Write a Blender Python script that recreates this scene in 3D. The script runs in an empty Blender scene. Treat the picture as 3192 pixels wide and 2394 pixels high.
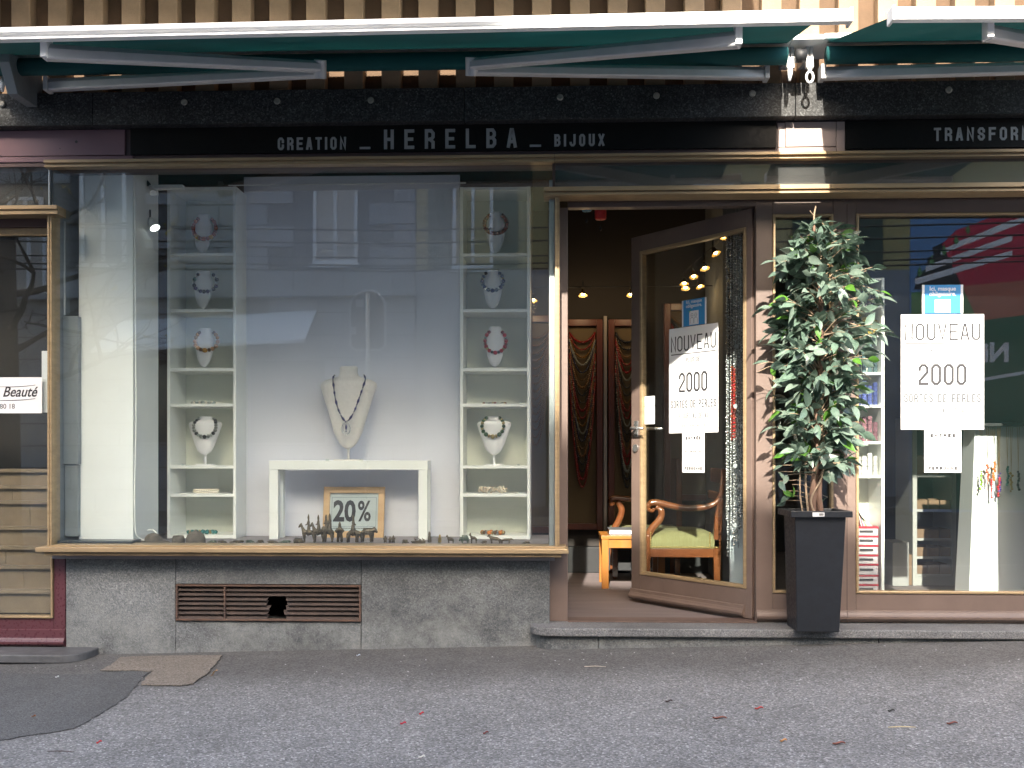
import bpy, bmesh, math, random
from mathutils import Vector, Matrix
random.seed(11)
C = bpy.context.scene.collection

# ------------------------------------------------------------------ camera
CAMY, CAMZ, YAW, F = -5.3, 0.87, math.radians(2.2), 3240.0   # F in photo pixels (3192 wide)
HOR = 1420.0                                                  # horizon row in the photo
cam_d = bpy.data.cameras.new('camera'); cam = bpy.data.objects.new('camera', cam_d); C.objects.link(cam)
cam.location = (0, CAMY, CAMZ); cam.rotation_euler = (math.pi/2, 0, YAW)
cam_d.sensor_width = 36; cam_d.lens = 36*F/3192; cam_d.shift_y = (HOR-1197)/3192
cam_d.clip_start = 0.05; cam_d.clip_end = 2000
bpy.context.scene.camera = cam

# ------------------------------------------------------------------ light
SUN_T, SUN_AZ = 0.625, math.radians(4.5)     # fall per metre towards the facade; sun stands slightly left
SD = Vector((math.tan(SUN_AZ), 1, -SUN_T)).normalized()       # direction the light travels
w = bpy.data.worlds.new('World'); bpy.context.scene.world = w; w.use_nodes = True
nt = w.node_tree; bg = nt.nodes['Background']
sky = nt.nodes.new('ShaderNodeTexSky'); sky.sky_type = 'NISHITA'; sky.sun_disc = False
sky.sun_elevation = math.asin(-SD.z); sky.sun_rotation = math.pi + math.atan2(-SD.x, SD.y)*-1
sky.air_density = 1.0; sky.dust_density = 3.5; sky.ozone_density = 1.0
nt.links.new(sky.outputs[0], bg.inputs[0]); bg.inputs[1].default_value = 0.15
sl = bpy.data.lights.new('sun', 'SUN'); sl.energy = 2.4; sl.angle = math.radians(0.6); sl.color = (1, .955, .89)
so = bpy.data.objects.new('sun', sl); C.objects.link(so); so.location = (-3, -20, 20)
so.rotation_euler = SD.to_track_quat('-Z', 'Y').to_euler()
vs = bpy.context.scene.view_settings
vs.view_transform = 'Standard'; vs.look = 'None'; vs.gamma = 1; vs.use_curve_mapping = False
vs.exposure = 2.65
vs.use_white_balance = True; vs.white_balance_temperature = 7000; vs.white_balance_tint = 8   # balanced for the shade, like the photograph
cy = bpy.context.scene.cycles
cy.use_denoising = True; cy.max_bounces = 10; cy.transparent_max_bounces = 24; cy.caustics_reflective = False; cy.caustics_refractive = False
cy.sample_clamp_indirect = 6

# ------------------------------------------------------------------ measuring: photo pixel -> metres on a plane y = Y
cs, sn = math.cos(YAW), math.sin(YAW)
def wx(px, Y):
    u = (px-1596)/F
    return (Y-CAMY)*(u*cs-sn)/(cs+u*sn)
def dep(X, Y): return -X*sn+(Y-CAMY)*cs
def P(px, py, Y):
    X = wx(px, Y)
    return X, CAMZ+(HOR-py)*dep(X, Y)/F
def V3(px, py, Y):
    X, Z = P(px, py, Y); return Vector((X, Y, Z))
def Zp(py, px, Y): return P(px, py, Y)[1]

# ------------------------------------------------------------------ materials
MATS = {}
def mat(name, col, rough=.6, metal=0., var=0., vscale=8., col2=None, bump=0., bscale=60., spec=.5, rvar=0., objrand=0., emit=None, trans=0., stretch=None, detail=6):
    if name in MATS: return MATS[name]
    m = bpy.data.materials.new(name); m.use_nodes = True; MATS[name] = m
    n = m.node_tree.nodes; l = m.node_tree.links; b = n['Principled BSDF']
    b.inputs['Base Color'].default_value = (*col, 1); b.inputs['Roughness'].default_value = rough
    b.inputs['Metallic'].default_value = metal; b.inputs['Specular IOR Level'].default_value = spec
    tc = n.new('ShaderNodeTexCoord'); src = tc.outputs['Object']
    if stretch:
        mp = n.new('ShaderNodeMapping'); mp.inputs['Scale'].default_value = stretch
        l.new(src, mp.inputs[0]); src = mp.outputs[0]
    colsock = None
    if var > 0 or col2:
        nz = n.new('ShaderNodeTexNoise'); nz.inputs['Scale'].default_value = vscale; nz.inputs['Detail'].default_value = detail
        nz.inputs['Roughness'].default_value = .62
        l.new(src, nz.inputs['Vector'])
        rp = n.new('ShaderNodeValToRGB'); rp.color_ramp.elements[0].position = .34; rp.color_ramp.elements[1].position = .68
        c2 = col2 or tuple(min(1, c*(1+var)) for c in col); c1 = col if col2 else tuple(c*(1-var) for c in col)
        rp.color_ramp.elements[0].color = (*c1, 1); rp.color_ramp.elements[1].color = (*c2, 1)
        l.new(nz.outputs[0], rp.inputs[0]); colsock = rp.outputs[0]
    if objrand > 0:
        oi = n.new('ShaderNodeObjectInfo'); hs = n.new('ShaderNodeHueSaturation')
        mr = n.new('ShaderNodeMapRange'); mr.inputs[3].default_value = 1-objrand; mr.inputs[4].default_value = 1+objrand
        l.new(oi.outputs['Random'], mr.inputs[0]); l.new(mr.outputs[0], hs.inputs['Value'])
        if colsock: l.new(colsock, hs.inputs['Color'])
        else: hs.inputs['Color'].default_value = (*col, 1)
        colsock = hs.outputs[0]
    if colsock: l.new(colsock, b.inputs['Base Color'])
    if bump > 0 or rvar > 0:
        nb = n.new('ShaderNodeTexNoise'); nb.inputs['Scale'].default_value = bscale; nb.inputs['Detail'].default_value = 5
        l.new(src, nb.inputs['Vector'])
        if bump > 0:
            bp = n.new('ShaderNodeBump'); bp.inputs['Strength'].default_value = bump; bp.inputs['Distance'].default_value = .004
            l.new(nb.outputs[0], bp.inputs['Height']); l.new(bp.outputs[0], b.inputs['Normal'])
        if rvar > 0:
            mr = n.new('ShaderNodeMapRange'); mr.inputs[1].default_value = .3; mr.inputs[2].default_value = .7
            mr.inputs[3].default_value = max(0, rough-rvar); mr.inputs[4].default_value = min(1, rough+rvar)
            l.new(nb.outputs[0], mr.inputs[0]); l.new(mr.outputs[0], b.inputs['Roughness'])
    if emit:
        b.inputs['Emission Color'].default_value = (*emit[:3], 1); b.inputs['Emission Strength'].default_value = emit[3]
    if trans > 0:
        tr = n.new('ShaderNodeBsdfTranslucent'); mx = n.new('ShaderNodeMixShader'); mx.inputs[0].default_value = trans
        if colsock: l.new(colsock, tr.inputs[0])
        else: tr.inputs[0].default_value = (*col, 1)
        l.new(b.outputs[0], mx.inputs[1]); l.new(tr.outputs[0], mx.inputs[2]); l.new(mx.outputs[0], n['Material Output'].inputs[0])
    return m

def glass_mat(name, tint=(.97, .99, .98), ior=1.68, dirt=.02):
    m = bpy.data.materials.new(name); m.use_nodes = True; MATS[name] = m
    n = m.node_tree.nodes; l = m.node_tree.links; n.remove(n['Principled BSDF'])
    tr = n.new('ShaderNodeBsdfTransparent'); tr.inputs[0].default_value = (*tint, 1)
    gl = n.new('ShaderNodeBsdfGlossy'); gl.inputs['Roughness'].default_value = 0.0
    f0 = ((ior-1)/(ior+1))**2                       # Schlick, the same from both sides of the pane
    lw_n = n.new('ShaderNodeLayerWeight'); lw_n.inputs[0].default_value = .5
    pw5 = n.new('ShaderNodeMath'); pw5.operation = 'POWER'; pw5.inputs[1].default_value = 5; l.new(lw_n.outputs['Facing'], pw5.inputs[0])
    fr = n.new('ShaderNodeMath'); fr.operation = 'MULTIPLY_ADD'; fr.inputs[1].default_value = 1-f0; fr.inputs[2].default_value = f0; l.new(pw5.outputs[0], fr.inputs[0])
    mx = n.new('ShaderNodeMixShader'); l.new(fr.outputs[0], mx.inputs[0]); l.new(tr.outputs[0], mx.inputs[1]); l.new(gl.outputs[0], mx.inputs[2])
    df = n.new('ShaderNodeBsdfDiffuse'); df.inputs[0].default_value = (.75, .76, .76, 1)
    tc = n.new('ShaderNodeTexCoord'); nz = n.new('ShaderNodeTexNoise'); nz.inputs['Scale'].default_value = 3; nz.inputs['Detail'].default_value = 8
    l.new(tc.outputs['Object'], nz.inputs['Vector'])
    mr = n.new('ShaderNodeMapRange'); mr.inputs[1].default_value = .35; mr.inputs[2].default_value = .8; mr.inputs[3].default_value = dirt*.3; mr.inputs[4].default_value = dirt
    l.new(nz.outputs[0], mr.inputs[0])
    m2 = n.new('ShaderNodeMixShader'); l.new(mr.outputs[0], m2.inputs[0]); l.new(mx.outputs[0], m2.inputs[1]); l.new(df.outputs[0], m2.inputs[2])
    # a faint waviness so that reflections are not mirror-straight
    n2 = n.new('ShaderNodeTexNoise'); n2.inputs['Scale'].default_value = 1.3; n2.inputs['Detail'].default_value = 1
    l.new(tc.outputs['Object'], n2.inputs['Vector'])
    bp = n.new('ShaderNodeBump'); bp.inputs['Strength'].default_value = .05; bp.inputs['Distance'].default_value = .01
    l.new(n2.outputs[0], bp.inputs['Height']); l.new(bp.outputs[0], gl.inputs['Normal'])
    l.new(m2.outputs[0], n['Material Output'].inputs[0])
    return m

def speckle_mat(name, dark, mid, light, scale=260., stain=.35, sscale=2.2, rough=.75, bump=.35, specks=.08, lightcol=None, stretch=None, stain_col=None, bloom=False, spec=.5):
    """granite / asphalt: mineral grains plus large soft stains"""
    m = bpy.data.materials.new(name); m.use_nodes = True; MATS[name] = m
    n = m.node_tree.nodes; l = m.node_tree.links; b = n['Principled BSDF']; b.inputs['Roughness'].default_value = rough; b.inputs['Specular IOR Level'].default_value = spec
    tc = n.new('ShaderNodeTexCoord'); src = tc.outputs['Object']
    v = n.new('ShaderNodeTexVoronoi'); v.inputs['Scale'].default_value = scale; l.new(src, v.inputs['Vector'])
    sp = n.new('ShaderNodeSeparateColor'); l.new(v.outputs['Color'], sp.inputs[0])
    rp = n.new('ShaderNodeValToRGB'); e = rp.color_ramp.elements
    e[0].position = .0; e[0].color = (*dark, 1); e[1].position = 1; e[1].color = (*light, 1)
    k = e.new(.5); k.color = (*mid, 1); k = e.new(1-specks); k.color = (*[a*.55+c*.45 for a, c in zip(mid, light)], 1)
    l.new(sp.outputs[0], rp.inputs[0])
    n1 = n.new('ShaderNodeTexNoise'); n1.inputs['Scale'].default_value = sscale; n1.inputs['Detail'].default_value = 7; n1.inputs['Roughness'].default_value = .65
    ss = src
    if stretch:
        mp = n.new('ShaderNodeMapping'); mp.inputs['Scale'].default_value = stretch; l.new(src, mp.inputs[0]); ss = mp.outputs[0]
    l.new(ss, n1.inputs['Vector'])
    mr = n.new('ShaderNodeMapRange'); mr.inputs[1].default_value = .32; mr.inputs[2].default_value = .7; mr.inputs[3].default_value = 1-stain; mr.inputs[4].default_value = 1+stain
    l.new(n1.outputs[0], mr.inputs[0])
    mul = n.new('ShaderNodeMixRGB'); mul.blend_type = 'MULTIPLY'; mul.inputs[0].default_value = 1
    l.new(rp.outputs[0], mul.inputs[1])
    if stain_col:
        sr = n.new('ShaderNodeValToRGB'); sr.color_ramp.elements[0].color = (*[1-stain*(2-c) for c in stain_col], 1); sr.color_ramp.elements[1].color = (1+stain, 1+stain, 1+stain, 1)
        sr.color_ramp.elements[0].position = .35; sr.color_ramp.elements[1].position = .68
        l.new(n1.outputs[0], sr.inputs[0]); l.new(sr.outputs[0], mul.inputs[2])
    else: l.new(mr.outputs[0], mul.inputs[2])
    outc = mul.outputs[0]
    if bloom:      # pale salt bloom in ragged patches, heavier near the pavement
        nb2 = n.new('ShaderNodeTexNoise'); nb2.inputs['Scale'].default_value = 4.2; nb2.inputs['Detail'].default_value = 10; nb2.inputs['Roughness'].default_value = .72; l.new(src, nb2.inputs['Vector'])
        sz = n.new('ShaderNodeSeparateXYZ'); l.new(src, sz.inputs[0])
        m1 = n.new('ShaderNodeMapRange'); m1.inputs[1].default_value = .42; m1.inputs[2].default_value = -.05; m1.inputs[3].default_value = -.08; m1.inputs[4].default_value = .13; l.new(sz.outputs['Z'], m1.inputs[0])
        ad = n.new('ShaderNodeMath'); l.new(nb2.outputs[0], ad.inputs[0]); l.new(m1.outputs[0], ad.inputs[1])
        m2 = n.new('ShaderNodeMapRange'); m2.inputs[1].default_value = .5; m2.inputs[2].default_value = .72; m2.inputs[3].default_value = 0; m2.inputs[4].default_value = .6; l.new(ad.outputs[0], m2.inputs[0])
        mx2 = n.new('ShaderNodeMixRGB'); l.new(m2.outputs[0], mx2.inputs[0]); l.new(outc, mx2.inputs[1]); mx2.inputs[2].default_value = (.25, .258, .25, 1); outc = mx2.outputs[0]
    l.new(outc, b.inputs['Base Color'])
    bp = n.new('ShaderNodeBump'); bp.inputs['Strength'].default_value = bump; bp.inputs['Distance'].default_value = .004
    l.new(v.outputs['Distance'], bp.inputs['Height']); l.new(bp.outputs[0], b.inputs['Normal'])
    return m

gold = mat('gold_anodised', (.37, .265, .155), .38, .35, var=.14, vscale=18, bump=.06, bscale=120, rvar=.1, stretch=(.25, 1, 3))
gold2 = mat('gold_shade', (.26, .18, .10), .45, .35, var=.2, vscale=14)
brown = mat('brown_paint', (.145, .103, .087), .42, var=.1, vscale=5, bump=.08, bscale=90, rvar=.12)
purple = mat('purple_paint', (.095, .032, .04), .32, var=.12, vscale=4, bump=.05, bscale=70, rvar=.1)
mauve = mat('mauve_panel', (.17, .095, .115), .4, var=.08, vscale=3, rvar=.1)
signblack = mat('sign_black', (.005, .0045, .0045), .5, var=.25, vscale=5, rvar=.12, spec=.18)
signgrey = mat('letter_grey', (.30, .31, .32), .45, var=.06, vscale=30)
batten_m = mat('batten_plaster', (.28, .192, .118), .85, var=.14, vscale=9, bump=.35, bscale=130, objrand=.1)
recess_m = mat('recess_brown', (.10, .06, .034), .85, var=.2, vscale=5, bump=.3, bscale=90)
granite = speckle_mat('granite_plinth', (.075, .08, .084), (.112, .118, .123), (.18, .186, .188), 170, .62, 1.5, .85, .3, .1, stretch=(.8, 1, 1.5), bloom=True)
granite_d = speckle_mat('granite_dark', (.014, .0143, .0147), (.026, .0265, .0275), (.10, .103, .107), 150, .4, 2.5, .6, .12, .06, spec=.3)
step_m = speckle_mat('step_stone', (.075, .075, .08), (.125, .125, .13), (.23, .23, .23), 210, .25, 3, .75, .25, .06)
whitepaint = mat('white_paint', (.80, .82, .81), .55, var=.025, vscale=3, bump=.05, bscale=70)
whiteboard = mat('white_laminate', (.82, .83, .80), .4, var=.02, vscale=4)
alu = mat('awning_white', (.78, .79, .80), .38, var=.04, vscale=6, rvar=.08)
alugrey = mat('arm_grey', (.55, .55, .56), .42, .15, var=.06, vscale=7, rvar=.08)
fabric = mat('awning_teal', (.002, .068, .071), .9, var=.12, vscale=3, bump=.15, bscale=300, trans=.06)
glass = glass_mat('window_glass', dirt=.012)
glass_t = glass_mat('transom_glass', dirt=.06)
glass_r = glass_mat('right_window_glass', ior=1.8, dirt=.004)
glass_door = glass_mat('door_glass', (.95, .97, .96), 1.5, .002)
steel = mat('steel', (.55, .55, .55), .3, .9, rvar=.1, bscale=40)
bolt_m = mat('bolt_zinc', (.30, .29, .26), .5, .6, var=.2, vscale=60)
greymetal = mat('grey_metal', (.20, .225, .24), .5, .1, var=.1, vscale=3, rvar=.1)
paper = mat('white_paper', (.72, .72, .73), .7, var=.015, vscale=3)
ink = mat('dark_ink', (.025, .025, .03), .7)
black_m = mat('matt_black', (.015, .016, .018), .6, var=.2, vscale=20)
rust = mat('rusty_steel', (.05, .038, .034), .75, .2, col2=(.085, .058, .048), vscale=14, bump=.3, bscale=90)
rustframe = mat('rust_frame', (.12, .065, .045), .8, .1, col2=(.07, .046, .038), vscale=12, bump=.3, bscale=90)
bustwhite = mat('bust_white', (.78, .77, .78), .6, var=.02, vscale=6)
bronze = mat('bronze', (.075, .06, .045), .42, .75, col2=(.13, .105, .07), vscale=40, bump=.25, bscale=160)
bronze_g = mat('bronze_green', (.08, .10, .08), .5, .6, col2=(.16, .19, .15), vscale=45, bump=.25, bscale=160)
wood_o = mat('orange_wood', (.34, .135, .025), .4, col2=(.27, .10, .018), vscale=10, stretch=(1, 1, .15), rvar=.1)
wood_c = mat('chair_wood', (.10, .032, .012), .22, col2=(.17, .06, .022), vscale=9, stretch=(.3, 1, 1), rvar=.06, spec=.6)
wood_f = mat('frame_wood', (.55, .36, .19), .5, col2=(.47, .29, .14), vscale=20, stretch=(.2, 1, 1))
wood_p = mat('panel_frame_wood', (.12, .03, .012), .35, col2=(.08, .02, .009), vscale=8, stretch=(1, 1, .2))
velvet = mat('green_velvet', (.115, .112, .045), .95, col2=(.155, .155, .075), vscale=30, stretch=(6, 1, .4))

# ------------------------------------------------------------------ builders
LOC = {}
def tag(o, label=None, cat=None, group=None, kind=None):
    if label: o['label'] = label
    if cat: o['category'] = cat
    if group: o['group'] = group
    if kind: o['kind'] = kind
    return o
def thing(name, label, cat, loc=(0, 0, 0), rotz=0., group=None):
    o = bpy.data.objects.new(name, None); C.objects.link(o); o.empty_display_size = .05
    o.location = loc; o.rotation_euler = (0, 0, rotz); LOC[o.name] = Vector(loc) if rotz == 0 else Vector((0, 0, 0))
    return tag(o, label, cat, group)

class MB:
    def __init__(s): s.v = []; s.f = []
    def add(s, vs, fs):
        k = len(s.v); s.v += [tuple(v) for v in vs]; s.f += [tuple(i+k for i in f) for f in fs]; return s
    def box(s, x0, x1, y0, y1, z0, z1):
        x0, x1 = min(x0, x1), max(x0, x1); y0, y1 = min(y0, y1), max(y0, y1); z0, z1 = min(z0, z1), max(z0, z1)
        return s.add([(x0, y0, z0), (x1, y0, z0), (x1, y1, z0), (x0, y1, z0), (x0, y0, z1), (x1, y0, z1), (x1, y1, z1), (x0, y1, z1)],
                     [(0, 3, 2, 1), (4, 5, 6, 7), (0, 1, 5, 4), (1, 2, 6, 5), (2, 3, 7, 6), (3, 0, 4, 7)])
    def pbox(s, px0, px1, py0, py1, Y0, Y1, pref=None):
        """box whose front face (at y = Y0) covers photo pixels px0..px1, py0..py1"""
        pm = pref if pref is not None else (px0+px1)/2
        return s.box(wx(px0, Y0), wx(px1, Y0), Y0, Y1, Zp(py1, pm, Y0), Zp(py0, pm, Y0))
    def prism(s, poly, a0, a1, ax='y'):
        """poly in the two other axes, extruded along ax"""
        n = len(poly)
        def mk(p, a):
            return {'y': (p[0], a, p[1]), 'z': (p[0], p[1], a), 'x': (a, p[0], p[1])}[ax]
        vs = [mk(p, a0) for p in poly]+[mk(p, a1) for p in poly]
        fs = [tuple(range(n)), tuple(range(2*n-1, n-1, -1))]+[(i, i+n, (i+1) % n+n, (i+1) % n) for i in range(n)]
        return s.add(vs, fs)
    def tube(s, pts, r, seg=8, flat=None, caps=True):
        pts = [Vector(p) for p in pts]; n = len(pts)
        rs = r if isinstance(r, (list, tuple)) else [r]*n
        t0 = (pts[1]-pts[0]).normalized(); ref = Vector((0, 0, 1)) if abs(t0.z) < .9 else Vector((0, 1, 0))
        nrm = (ref-ref.dot(t0)*t0).normalized(); rings = []
        for i in range(n):
            t = (pts[min(i+1, n-1)]-pts[max(i-1, 0)]).normalized()
            nn = nrm-nrm.dot(t)*t
            if nn.length > 1e-6: nrm = nn.normalized()
            bi = t.cross(nrm); fl = flat or 1.
            rings.append([pts[i]+(nrm*math.cos(a)+bi*math.sin(a)*fl)*rs[i] for a in (2*math.pi*j/seg for j in range(seg))])
        vs = [v for g in rings for v in g]
        fs = [(i*seg+j, i*seg+(j+1) % seg, (i+1)*seg+(j+1) % seg, (i+1)*seg+j) for i in range(n-1) for j in range(seg)]
        if caps: fs += [tuple(range(seg-1, -1, -1)), tuple((n-1)*seg+j for j in range(seg))]
        return s.add(vs, fs)
    def rings(s, rg, caps=True):
        seg = len(rg[0]); n = len(rg); vs = [v for g in rg for v in g]
        fs = [(i*seg+j, i*seg+(j+1) % seg, (i+1)*seg+(j+1) % seg, (i+1)*seg+j) for i in range(n-1) for j in range(seg)]
        if caps: fs += [tuple(range(seg-1, -1, -1)), tuple((n-1)*seg+j for j in range(seg))]
        return s.add(vs, fs)
    def lathe(s, prof, c, seg=16):
        return s.rings([[(c[0]+max(r, 1e-4)*math.cos(2*math.pi*j/seg), c[1]+max(r, 1e-4)*math.sin(2*math.pi*j/seg), c[2]+z) for j in range(seg)] for r, z in prof])
    def ball(s, c, r, seg=10, rg=6):
        r = r if isinstance(r, (tuple, list)) else (r, r, r)
        rings = []
        for i in range(rg+1):
            a = -math.pi/2+math.pi*i/rg; q = max(math.cos(a), .02)
            rings.append([(c[0]+r[0]*q*math.cos(2*math.pi*j/seg), c[1]+r[1]*q*math.sin(2*math.pi*j/seg), c[2]+r[2]*math.sin(a)) for j in range(seg)])
        return s.rings(rings)
    def beam(s, a, b, hw, hh, up=(0, 0, 1)):
        """box beam from a to b with half width hw (side) and half height hh (up)"""
        a, b = Vector(a), Vector(b); t = (b-a).normalized(); u = Vector(up); sd = t.cross(u).normalized(); u = sd.cross(t).normalized()
        q = [sd*hw*i+u*hh*j for i, j in ((-1, -1), (1, -1), (1, 1), (-1, 1))]
        return s.add([a+k for k in q]+[b+k for k in q], [(3, 2, 1, 0), (4, 5, 6, 7)]+[(i, (i+1) % 4, (i+1) % 4+4, i+4) for i in range(4)])
    def xf(s, fn): s.v = [tuple(fn(v)) for v in s.v]; return s
    def mesh(s, name, m, smooth=False, off=(0, 0, 0)):
        me = bpy.data.meshes.new(name); o = Vector(off)
        me.from_pydata([Vector(v)-o for v in s.v], [], s.f)
        bm = bmesh.new(); bm.from_mesh(me); bmesh.ops.recalc_face_normals(bm, faces=bm.faces); bm.to_mesh(me); bm.free()
        if isinstance(m, (list, tuple)):
            for q in m: me.materials.append(q)
        else: me.materials.append(m)
        if smooth: me.polygons.foreach_set('use_smooth', [True]*len(me.polygons))
        me.update(); return me
    def build(s, name, m, parent=None, smooth=False, bevel=0., origin=None, autos=None):
        off = LOC.get(parent.name, Vector((0, 0, 0))) if parent else Vector(origin or (0, 0, 0))
        me = s.mesh(name, m, smooth, off)
        return put(name, me, parent, None if parent else off, bevel=bevel, off=off, autos=autos)
def put(name, me, parent=None, loc=None, rot=None, scl=None, bevel=0., off=None, autos=None):
    o = bpy.data.objects.new(name, me); C.objects.link(o)
    if parent: o.parent = parent
    if loc is not None: o.location = loc
    if rot is not None: o.rotation_euler = rot
    if scl is not None: o.scale = scl
    if off is not None: LOC[o.name] = Vector(off)
    if bevel > 0:
        md = o.modifiers.new('bevel', 'BEVEL'); md.width = bevel; md.segments = 2; md.limit_method = 'ANGLE'; md.angle_limit = math.radians(40)
    if autos:
        md = o.modifiers.new('sub', 'SUBSURF'); md.levels = autos; md.render_levels = autos
    return o
def solo(mb, name, m, label, cat, group=None, smooth=False, bevel=0., origin=None, kind=None, autos=None):
    if origin is None:
        xs = [v[0] for v in mb.v]; ys = [v[1] for v in mb.v]; zs = [v[2] for v in mb.v]
        origin = ((min(xs)+max(xs))/2, (min(ys)+max(ys))/2, min(zs))
    o = mb.build(name, m, None, smooth, bevel, origin, autos)
    return tag(o, label, cat, group, kind)
def bez(pts, n=6):
    """Catmull-Rom through pts"""
    pts = [Vector(p) for p in pts]; q = [pts[0]*2-pts[1]]+pts+[pts[-1]*2-pts[-2]]; out = []
    for i in range(1, len(q)-2):
        for k in range(n):
            t = k/n; a, b, c, d = q[i-1:i+3]
            out.append(.5*((2*b)+(c-a)*t+(2*a-5*b+4*c-d)*t*t+(3*b-a-3*c+d)*t**3))
    return out+[pts[-1]]

# ---- stroke lettering
def glyph(ch, ar):
    cx = .3; cy = min(.3*ar, .2)
    O = [(cx, 0), (1-cx, 0), (1, cy), (1, 1-cy), (1-cx, 1), (cx, 1), (0, 1-cy), (0, cy), (cx, 0)]
    G = {'A': [[(0, 0), (.42, 1), (.58, 1), (1, 0)], [(.16, .28), (.84, .28)]],
         'B': [[(0, 0), (0, 1)], [(0, 1), (1-cx, 1), (.95, 1-cy), (.95, .53+cy), (1-cx, .53), (0, .53)], [(1-cx, .53), (1, .53-cy), (1, cy), (1-cx, 0), (0, 0)]],
         'C': [[(1, .68), (1, 1-cy), (1-cx, 1), (cx, 1), (0, 1-cy), (0, cy), (cx, 0), (1-cx, 0), (1, cy), (1, .32)]],
         'D': [[(0, 0), (0, 1), (1-cx, 1), (1, 1-cy), (1, cy), (1-cx, 0), (0, 0)]],
         'E': [[(1, 1), (0, 1), (0, 0), (1, 0)], [(0, .5), (.85, .5)]],
         'F': [[(1, 1), (0, 1), (0, 0)], [(0, .5), (.85, .5)]],
         'H': [[(0, 0), (0, 1)], [(1, 0), (1, 1)], [(0, .5), (1, .5)]],
         'I': [[(.5, 0), (.5, 1)]],
         'J': [[(0, .22), (0, cy), (cx, 0), (1-cx, 0), (1, cy), (1, 1)]],
         'L': [[(0, 1), (0, 0), (1, 0)]],
         'M': [[(0, 0), (0, 1), (.5, .3), (1, 1), (1, 0)]],
         'N': [[(0, 0), (0, 1), (1, 0), (1, 1)]],
         'O': [O], '0': [O],
         'P': [[(0, 0), (0, 1)], [(0, 1), (1-cx, 1), (1, 1-cy), (1, .45+cy), (1-cx, .45), (0, .45)]],
         'R': [[(0, 0), (0, 1)], [(0, 1), (1-cx, 1), (1, 1-cy), (1, .47+cy), (1-cx, .47), (0, .47)], [(.55, .47), (1, .3), (1, 0)]],
         'S': [[(1, .74), (1, 1-cy), (1-cx, 1), (cx, 1), (0, 1-cy), (0, .52+cy), (cx, .52), (1-cx, .48), (1, .48-cy), (1, cy), (1-cx, 0), (cx, 0), (0, cy), (0, .26)]],
         'T': [[(0, 1), (1, 1)], [(.5, 1), (.5, 0)]],
         'U': [[(0, 1), (0, cy), (cx, 0), (1-cx, 0), (1, cy), (1, 1)]],
         'V': [[(0, 1), (.5, 0), (1, 1)]], 'X': [[(0, 0), (1, 1)], [(0, 1), (1, 0)]],
         '2': [[(0, .76), (0, 1-cy), (cx, 1), (1-cx, 1), (1, 1-cy), (1, .62), (0, .16), (0, 0), (1, 0)]],
         '1': [[(.15, .82), (.6, 1), (.6, 0)]], '4': [[(.75, 0), (.75, 1)], [(.75, 1), (0, .3), (1, .3)]],
         '9': [[(1, .5), (cx, .5), (0, .5+cy), (0, 1-cy), (cx, 1), (1-cx, 1), (1, 1-cy), (1, cy), (1-cx, 0), (0, 0)]],
         '-': [[(.2, .45), (.8, .45)]], '_': [[(0, 0), (1, 0)]], ' ': []}
    if ch == 'É': return G['E']+[[(.35, 1.14), (.75, 1.3)]]
    return G[ch]
def strokes(mb, text, x, z, w, h, t, gap, y, th=.002, mp=None, narrow={'I': .35, ' ': .7}):
    """stroke letters from x along +x, baseline z; w, h outer glyph size; t stroke width; front face at y, body going to y+th"""
    mp = mp or (lambda p: p)
    for ch in text:
        gw = w*narrow.get(ch, 1.); gi = 0
        for poly in glyph(ch, gw/h):
            pts = [Vector((x+t/2+p[0]*(gw-t), z+t/2+p[1]*(h-t))) for p in poly]
            closed = (pts[0]-pts[-1]).length < 1e-6
            if closed: pts = pts[:-1]
            n = len(pts); L = []; R = []
            for i in range(n):
                pr = pts[(i-1) % n] if (closed or i > 0) else None; nx = pts[(i+1) % n] if (closed or i < n-1) else None
                d1 = (pts[i]-pr).normalized() if pr is not None else None; d2 = (nx-pts[i]).normalized() if nx is not None else None
                if d1 is None: d1 = d2; 
                if d2 is None: d2 = d1
                n1 = Vector((-d1.y, d1.x)); n2 = Vector((-d2.y, d2.x)); m = (n1+n2)
                m = m.normalized() if m.length > .1 else n1
                k = t/2/max(m.dot(n1), .45)
                p = pts[i]
                if not closed and i == 0: p = p-d1*t/2*(1 if ch not in 'AVX_' else .9)
                if not closed and i == n-1: p = p+d2*t/2*(1 if ch not in 'AVX_' else .9)
                L.append(p+m*k); R.append(p-m*k)
            yy = y-gi*.0003; gi += 1
            vs = [mp((q.x, yy, q.y)) for q in L]+[mp((q.x, yy, q.y)) for q in R]+[mp((q.x, yy+th, q.y)) for q in L]+[mp((q.x, yy+th, q.y)) for q in R]
            fs = []
            for i in range(n if closed else n-1):
                j = (i+1) % n; fs += [(i, j, n+j, n+i), (i, i+2*n, j+2*n, j), (n+i, n+j, 3*n+j, 3*n+i)]
            if not closed: fs += [(0, n, 3*n, 2*n), (n-1, 3*n-1, 4*n-1, 2*n-1)]
            mb.add(vs, fs)
        x += gw+gap
    return x-gap
def text_width(text, w, gap, narrow={'I': .35, ' ': .7}):
    return sum(w*narrow.get(c, 1.)+gap for c in text)-gap
def ctext(mb, text, xc, z, w, h, t, gap, y, **k):
    return strokes(mb, text, xc-text_width(text, w, gap)/2, z, w, h, t, gap, y, **k)
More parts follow.
